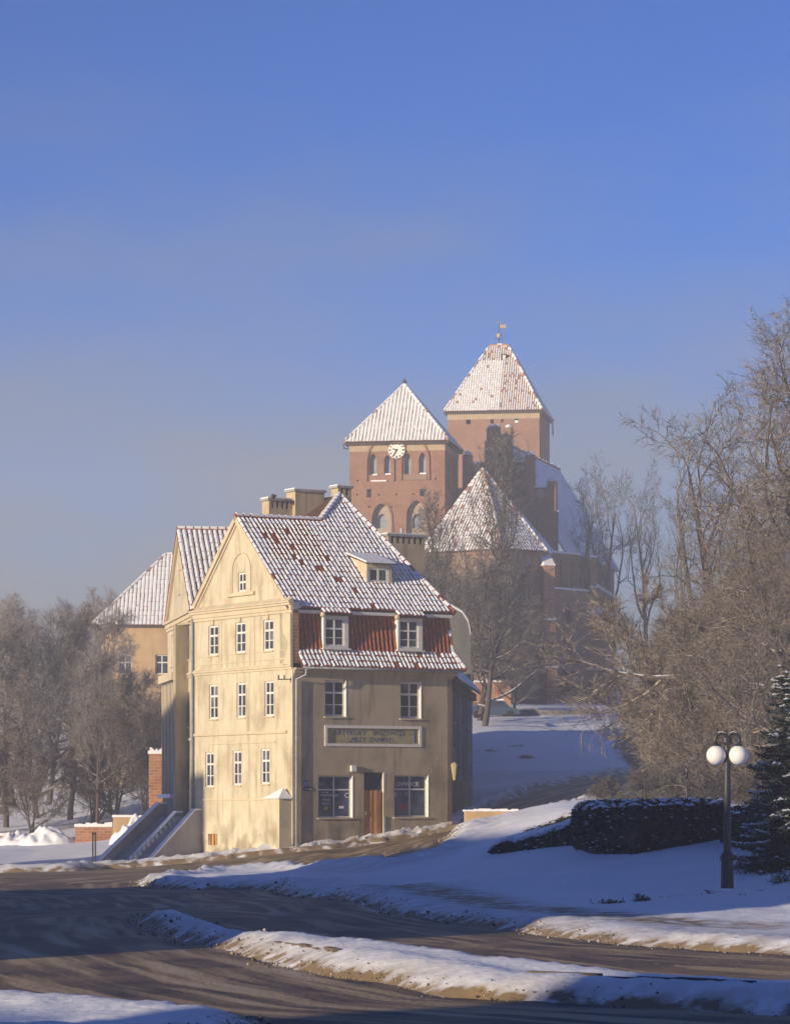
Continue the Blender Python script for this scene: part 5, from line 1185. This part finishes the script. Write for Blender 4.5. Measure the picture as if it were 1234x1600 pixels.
# conifer
def conifer(px, py, Z, top, label, rad, nb=230):
    rr = random.Random(px); x = (px - CX) * Z / FPX; b = gz(x, Z); h = (HY - top) * Z / FPX - b
    t = thing('spruce_tree', label, 'tree', V(x, Z, b), None, local=True)
    mb = MB(); mb.tube([V(0, 0, -.3), V(0, 0, h)], [.11, .015], 8); mb.build('trunk', 'bark', t)
    tv, tf, sv, sf, br = [], [], [], [], []
    def needles(a, e, n, ln):
        ax = (e - a); axn = ax.normalized()
        for m_ in range(n):
            c = a + ax * (m_ + rr.random()) / n; nd = (axn * .9 + V(rr.gauss(0, .6), rr.gauss(0, .6), rr.gauss(0, .6))).normalized() * ln * rr.uniform(.6, 1.1); w_ = nd.cross(V(rr.gauss(0, 1), rr.gauss(0, 1), rr.gauss(0, 1))).normalized() * .014
            o = len(tv); tv.extend([tuple(c - w_), tuple(c + w_), tuple(c + nd)]); tf.append((o, o + 1, o + 2))
    def clump(c, d, l, w):
        s = V(-d.y, d.x, 0).normalized(); o = len(sv); sv.append(tuple(c + V(0, 0, w * .5)))
        for q_ in range(7):
            ta = 2 * math.pi * q_ / 7; sv.append(tuple(c + (d * math.cos(ta) * l + s * math.sin(ta) * w) * rr.uniform(.7, 1.2) + V(0, 0, -.015 + d.z * math.cos(ta) * l * 0)))
        for q_ in range(7): sf.append((o, o + 1 + q_, o + 1 + (q_ + 1) % 7))
    for i in range(nb):
        f = (i / nb) ** 1.15; z = .15 + f * (h - .25) + rr.gauss(0, .06); a = i * 2.39996 + rr.gauss(0, .3); L = (rad * (1 - f) ** .8 + .08) * rr.uniform(.6, 1.22); d = V(math.cos(a), math.sin(a), 0); s = V(-d.y, d.x, 0)
        n = max(5, int(L / .06)); prev = V(0, 0, z); sag = rr.uniform(.25, .5); snowy = rr.random() < .42; k0 = rr.uniform(.25, .6)
        for k in range(1, n + 1):
            u = k / n; q = V(0, 0, z) + d * L * u + s * L * .08 * math.sin(u * 3 + i) + V(0, 0, L * (-sag * u + .28 * u * u)); br.append((*prev, *q, .014 * (1.1 - u), .014 * (1 - u) + .002)); needles(prev, q, 6, .07)
            wd = .3 * L * math.sin(math.pi * min(1, .12 + u * .84)) + .04
            for sd in (-1, 1):
                tw_d = (d * rr.uniform(.6, 1.0) + s * sd).normalized(); e = prev + tw_d * wd * rr.uniform(.6, 1.3) + V(0, 0, -rr.uniform(.1, .45) * wd); br.append((*prev, *e, .005, .002)); needles(prev, e, max(4, int(wd / .018)), .05)
                if snowy and u > k0 and rr.random() < .5: clump(prev.lerp(e, rr.uniform(.2, .6)) + V(0, 0, .02), tw_d, rr.uniform(.04, .10), rr.uniform(.02, .045))
            if snowy and u > k0 and rr.random() < .8: clump(q + V(0, 0, .022), d, rr.uniform(.05, .09), rr.uniform(.025, .05))
            prev = q
    link('branches', seg_mesh('spruce_branches', br, 'bark', 3), None, t)
    link('needles', np_mesh('spruce_needles', np.array(tv), np.array(tf), 'needles', 3), None, t)
    link('snow', np_mesh('spruce_snow', np.array(sv), np.array(sf), 'snow_roof', 3), None, t)
    return t
conifer(1222, 1375, 69, 1040, 'dark snow laden spruce tree beside the street lamp', 1.05)
conifer(1262, 1365, 76, 1005, 'taller dark spruce behind the lamp side spruce', 1.45, 260)

# hedges: closed leafy volume, thousands of leaf faces on a lumpy core
def hedge(name, label, foot, tops, th, leaf_n, seed, cat='hedge', snow_amt=.5, mat_='hedge_leaf', cap=0):
    """foot: list of world xy along the front foot; tops: height of the top at each"""
    rr = random.Random(seed); t = thing(name, label, cat, V(foot[0][0], foot[0][1], gz(*foot[0])))
    n = len(foot); core = MB(); cum = [0]
    for i in range(n - 1): cum.append(cum[-1] + math.hypot(foot[i + 1][0] - foot[i][0], foot[i + 1][1] - foot[i][1]))
    def at(s):
        i = 0
        while i < n - 2 and cum[i + 1] < s: i += 1
        k = (s - cum[i]) / max(cum[i + 1] - cum[i], 1e-6); x = foot[i][0] + (foot[i + 1][0] - foot[i][0]) * k; y = foot[i][1] + (foot[i + 1][1] - foot[i][1]) * k
        d = V(foot[i + 1][0] - foot[i][0], foot[i + 1][1] - foot[i][1], 0).normalized(); return V(x, y, 0), V(-d.y, d.x, 0), tops[i] + (tops[i + 1] - tops[i]) * k
    m = max(8, int(cum[-1] / .12)); rows = []
    for k in range(m + 1):
        s = cum[-1] * k / m; p, nn, zt_ = at(s); b = gz(p.x, p.y) - .15; prof = []
        jit = (float(fbm(np.array([s * 1.7]), np.array([seed * 1.0]), 2, 3)[0]) - .5)
        for (q, w) in [(0, 0), (.35, -.05), (.7, -.06), (.93, -.02), (1.0, .12), (1.0, .88), (.9, 1.05), (0, 1.0)]:
            j2 = (float(fbm(np.array([s * 3]), np.array([q * 5 + w + seed]), 2, 7)[0]) - .5) * .13
            prof.append(p + nn * (w * th + j2) + V(0, 0, b + (zt_ - b) * q + (jit * .16 + j2 * .4 if q > .8 else 0)))
        rows.append(prof)
    vs = [q for r in rows for q in r]; w = 8; fs = [(k * w + i, (k + 1) * w + i, (k + 1) * w + i + 1, k * w + i + 1) for k in range(m) for i in range(w - 1)]
    fs += [tuple(range(w)), tuple(m * w + i for i in range(w))[::-1]]
    core.add(vs, fs); core.build('hedge_core', mat_, t)
    if cap:
        cb = MB(); cr = []
        for k in range(m + 1):
            p, nn, zt_ = at(cum[-1] * k / m); w0 = float(fbm(np.array([k * .35]), np.array([1.0]), 2, 8)[0]) - .5; zz = zt_ + .09
            cr += [p + nn * (.02 + w0 * .1) + V(0, 0, zz - .05), p + nn * (.08 + w0 * .1) + V(0, 0, zz + .10 + w0 * .06), p + nn * (th * .8) + V(0, 0, zz + .13 + w0 * .06), p + nn * (th + .02) + V(0, 0, zz - .04)]
        cb.add(cr, [(k * 4 + i, (k + 1) * 4 + i, (k + 1) * 4 + i + 1, k * 4 + i + 1) for k in range(m) for i in range(3)]); cb.build('snow_cap', 'snow_roof', t, True)
    tv, tf, sv, sf = [], [], [], []
    for _ in range(leaf_n):
        k = rr.randrange(m); i = rr.choices(range(w - 1), [3, 3, 3, 2, 3, 1, 1])[0]; a, b_, c = rows[k][i], rows[k + 1][i], rows[k][i + 1]; u, v = rr.random(), rr.random(); c0 = a + (b_ - a) * u + (c - a) * v
        d = V(rr.gauss(0, 1), rr.gauss(0, 1), rr.gauss(0, 1)).normalized(); out = (b_ - a).cross(c - a).normalized(); c0 = c0 + out * rr.uniform(-.02, .06) * (1 if out.z >= 0 or i < 3 else 1); l = rr.uniform(.025, .055); s = d.cross(V(rr.gauss(0, 1), rr.gauss(0, 1), rr.gauss(0, 1))).normalized() * l * .55
        o = len(tv); tv += [tuple(c0 - d * l), tuple(c0 + s), tuple(c0 + d * l), tuple(c0 - s)]; tf.append((o, o + 1, o + 2, o + 3))
        hi = i in (3, 4); 
        if rr.random() < (snow_amt * .35 if hi else (.012 if i < 3 else 0)):
            r_s = rr.uniform(.03, .08) * (1.2 if hi else .7); o = len(sv); sv.append(tuple(c0 + V(0, 0, r_s * .6)))
            for q_ in range(6): ta = q_ * math.pi / 3; sv.append(tuple(c0 + V(math.cos(ta) * r_s * rr.uniform(.8, 1.6), math.sin(ta) * r_s * rr.uniform(.8, 1.3), -.01)))
            for q_ in range(6): sf.append((o, o + 1 + q_, o + 1 + (q_ + 1) % 6))
    link('foliage', np_mesh('hedge_leaves', np.array(tv), np.array(tf), mat_, 4), None, t).location = -t.location
    if sv: link('hedge_snow', np_mesh('hedge_snow', np.array(sv), np.array(sf), 'snow_roof', 3), None, tag(t)); tag(t.children[-1], kind='stuff')
    return t
def gxy(px, Z): return ((px - CX) * Z / FPX, Z)
ft = [gxy(898, 84.5), gxy(906, 81), gxy(930, 78.5), gxy(990, 77), gxy(1060, 77.5), gxy(1130, 78.5)]
hedge('clipped_hedge', 'tall clipped dark hedge with snow along its flat top', ft, [P(0, y, f_[1]).z for y, f_ in zip((1259, 1257, 1256, 1254, 1252, 1251), ft)], 1.1, 30000, 5, snow_amt=.22)
ft = [gxy(1128, 77.5), gxy(1145, 76.5), gxy(1175, 75), gxy(1215, 73)]
hedge('rounded_shrub', 'greyish rounded shrub between the clipped hedge and the spruce', ft, [P(0, y, f_[1]).z for y, f_ in zip((1266, 1262, 1275, 1290), ft)], .9, 6000, 8, 'shrub', .1)
ft = [gxy(764, 90.5), gxy(775, 89.2), gxy(820, 87), gxy(870, 85), gxy(900, 83.5)]
hedge('sloping_hedge', 'low clipped hedge slanting up the bank to the tall hedge', ft, [P(0, y, f_[1]).z for y, f_ in zip((1334, 1321, 1309, 1296, 1284), ft)], .45, 9000, 15, snow_amt=1.0, cap=.30)
ft = [gxy(800, 92.5), gxy(822, 91), gxy(862, 89.4), gxy(900, 87.5)]
hedge('sloping_hedge', 'second low hedge higher on the bank above the first slanting one', ft, [P(0, y, f_[1]).z for y, f_ in zip((1312, 1299, 1284, 1272), ft)], .4, 6000, 16, snow_amt=.6)
def plant(px, py, w, h, seed, label):
    rr = random.Random(seed); g_ = G(px, py); b = gz(g_.x, g_.y) + .1; segs = []
    for k in range(int(40 + w * 160)):
        x = g_.x + rr.gauss(0, w * .45); y = g_.y + rr.gauss(0, .15); p0 = V(x, y, b - .1); d = V(rr.gauss(0, .5), rr.gauss(0, .5), 1).normalized(); L = h * rr.uniform(.4, 1.1); p1 = p0 + d * L; segs.append((*p0, *p1, .006, .004))
        for m_ in range(4):
            q = p0.lerp(p1, rr.uniform(.4, 1)); e = q + V(rr.gauss(0, .05), rr.gauss(0, .05), rr.gauss(0, .03)); segs.append((*q, *e, .012, .004))
    o = link('garden_plant', seg_mesh('garden_plant', segs, 'dry_plant', 3), None); tag(o, label, 'plant'); return o
for i, (px, py, w, h) in enumerate([(958, 1421, .34, .2), (1001, 1418, .14, .28), (1060, 1412, .3, .14), (1108, 1408, .1, .2), (1160, 1408, .12, .12), (1190, 1402, .12, .15), (1222, 1392, .14, .4)]):
    plant(px, py, w, h, 50 + i, ['wide patch of dry dark plants in the snow below the hedge', 'bushy dry plant tuft poking out of the snow', 'sparse row of dry stems near the lamp', 'thin upright dry plant beside the lamp foot', 'tiny dry plant just beyond the lamp foot', 'small dry sprig in the snow before the spruce', 'leafy dry plant under the spruce boughs'][i])
for i, (px, py) in enumerate([(765, 1178), (810, 1171), (822, 1187)]): plant(px, py, .5, .3, 80 + i, ['dark weeds on the shaded snow bank near the row house', 'dark weeds midway on the shaded snow bank', 'small weeds low on the shaded snow bank'][i])
# kerb stones bared along the island
kerb = MB()
for (xa, ya), (xb, yb) in [((404, 1490), (520, 1513)), ((822, 1553), (1175, 1576))]:
    A_, B_ = G(xa, ya), G(xb, yb); L = (B_ - A_).length; n = int(L / .5); d = (B_ - A_).normalized(); s = V(-d.y, d.x, 0)
    if xa < 500: kb = thing('kerb', 'row of bare kerb stones along the snowy traffic island', 'kerb', V(A_.x, A_.y, gz(A_.x, A_.y)))
    for k in range(n):
        q = A_ + d * (L * k / n); z = gz(q.x, q.y); mb = MB(); zs_ = float(snow_z(np.array([q.x]), np.array([q.y]))[0][0]); mb.box(V(q.x, q.y, z - .1), d * (L / n - .012), s * .10, V(0, 0, max(zs_, z) - z + .118 + rnd.uniform(-.008, .008))); mb.build('kerb_stone', 'kerb_stone', kb)

# clods of dirty snow and grit thrown up along the road edges
rs = np.random.RandomState(5); NX = 110000; gx = rs.uniform(-12, 12, NX); gy = 33 + 120 * rs.uniform(0, 1, NX) ** 1.6
o_, i_, b_, wb = snow_field(gx, gy); ff = np.maximum(np.maximum(o_, i_), b_) + wb * .8
keep = (ff > -.3) & (ff < .55) & (rs.uniform(0, 1, NX) < np.exp(-np.abs(ff) / .22) * .8); gx, gy = gx[keep], gy[keep]
zc, _d = snow_z(gx, gy); zc = np.maximum(zc, hz(gx, gy)); rad_ = rs.uniform(.003, .011, len(gx)) * (1 + gy / 45) * np.where(rs.uniform(0, 1, len(gx)) < .12, 1.9, 1)
ico = np.array([(0, 0, 1), (.9, 0, .1), (.28, .85, .1), (-.73, .53, .1), (-.73, -.53, .1), (.28, -.85, .1), (0, 0, -.6)]); icf = np.array([(0, 1, 2), (0, 2, 3), (0, 3, 4), (0, 4, 5), (0, 5, 1), (6, 2, 1), (6, 3, 2), (6, 4, 3), (6, 5, 4), (6, 1, 5)])
jit = rs.uniform(.7, 1.3, (len(gx), 7, 3)); vv = ico[None] * jit * rad_[:, None, None] + np.stack([gx, gy, zc + rad_ * .3], 1)[:, None, :]
fa_ = (icf[None] + (np.arange(len(gx)) * 7)[:, None, None]); sel = rs.uniform(0, 1, len(gx)) < .55
for nm, mt_, sl_ in (('snow_clods', 'dirty_snow', sel), ('road_grit', 'kerb_stone', ~sel)):
    vq = vv[sl_].reshape(-1, 3); fq = (icf[None] + (np.arange(sl_.sum()) * 7)[:, None, None]).reshape(-1, 3)
    tag(link(nm, np_mesh(nm, vq, fq, mt_, 3), None), kind='stuff')

# ------------------------------------------------------------------ unseen houses added outside the view, shaped to cast shade on road and stair
dS = V(math.cos(R(SUN_PHI)), math.sin(R(SUN_PHI)), 0); pS = V(-dS.y, dS.x, 0); TE = math.tan(R(SUN_EL))
def caster(q0, q1, m, ztop, name, label, dep=9):
    o = dS * (m - dep) + pS * q0; w_ = q1 - q0; b = -3.2; zw = ztop - 2.2
    t = thing(name, label, 'house', o + dS * dep / 2 + pS * w_ / 2 + V(0, 0, b))
    mb = MB(); mb.box(V(o.x, o.y, b), dS * dep, pS * w_, V(0, 0, zw - b)); mb.build('walls', 'plaster_ochre', t)
    mb = MB(); a = [V(o.x, o.y, zw) + pS * 0, V(o.x, o.y, zw) + dS * dep]; mb.prism([a[0], a[1], a[0].lerp(a[1], .5) + V(0, 0, 2.2)], pS * w_); mb.build('roof', 'snow_roof', t)
    F = Fr(o + dS * dep, pS, dS)
    for k in range(max(1, int(w_ / 3))):
        for zz in (-.8, 2.2, 5.2):
            if zz + 1.6 < zw: mb = MB(); F.box(mb, k * 3 + .8, k * 3 + 1.9, zz, zz + 1.6, 0, .03); mb.build('window', 'glass', t)
caster(41.5, 47.2, 0, 10.0, 'shadow_house', 'unseen lower house block shaped so sun passes to the lamp')
caster(47.2, 81, 0, 12.0, 'shadow_house', 'unseen long house block added to shade the road bend')
caster(-14, 29, -26, 9.5, 'shadow_house', 'unseen house block added to shade the near lane')
caster(29.5, 35.5, -20, 6.2, 'shadow_block', 'unseen low block added to shade part of the sunlit gap')
caster(124.2, 126.5, 44, 2.2 + TE * (92 - 44) , 'shadow_house', 'unseen lower block shaped to shade the foot of the gable wall')
caster(126.6, 134.6, 44, P(0, 1055, 157).z + TE * (92 - 44), 'shadow_house', 'unseen tall house block added to shade the wing and stair')

# ------------------------------------------------------------------ winter haze
mb = MB(); mb.box(V(-178, -158, -8), V(356, 0, 0), V(0, 676, 0), V(0, 0, 60)); hzo = mb.build('haze', None); tag(hzo, kind='stuff')
hm = bpy.data.materials.new('haze'); hm.use_nodes = True; nt = hm.node_tree; nt.nodes.remove(nt.nodes['Principled BSDF'])
pv = nt.nodes.new('ShaderNodeVolumePrincipled'); pv.inputs['Color'].default_value = (.86, .88, .93, 1); pv.inputs['Density'].default_value = .0010; pv.inputs['Anisotropy'].default_value = 0
nt.links.new(pv.outputs[0], nt.nodes['Material Output'].inputs['Volume']); hzo.data.materials.append(hm)
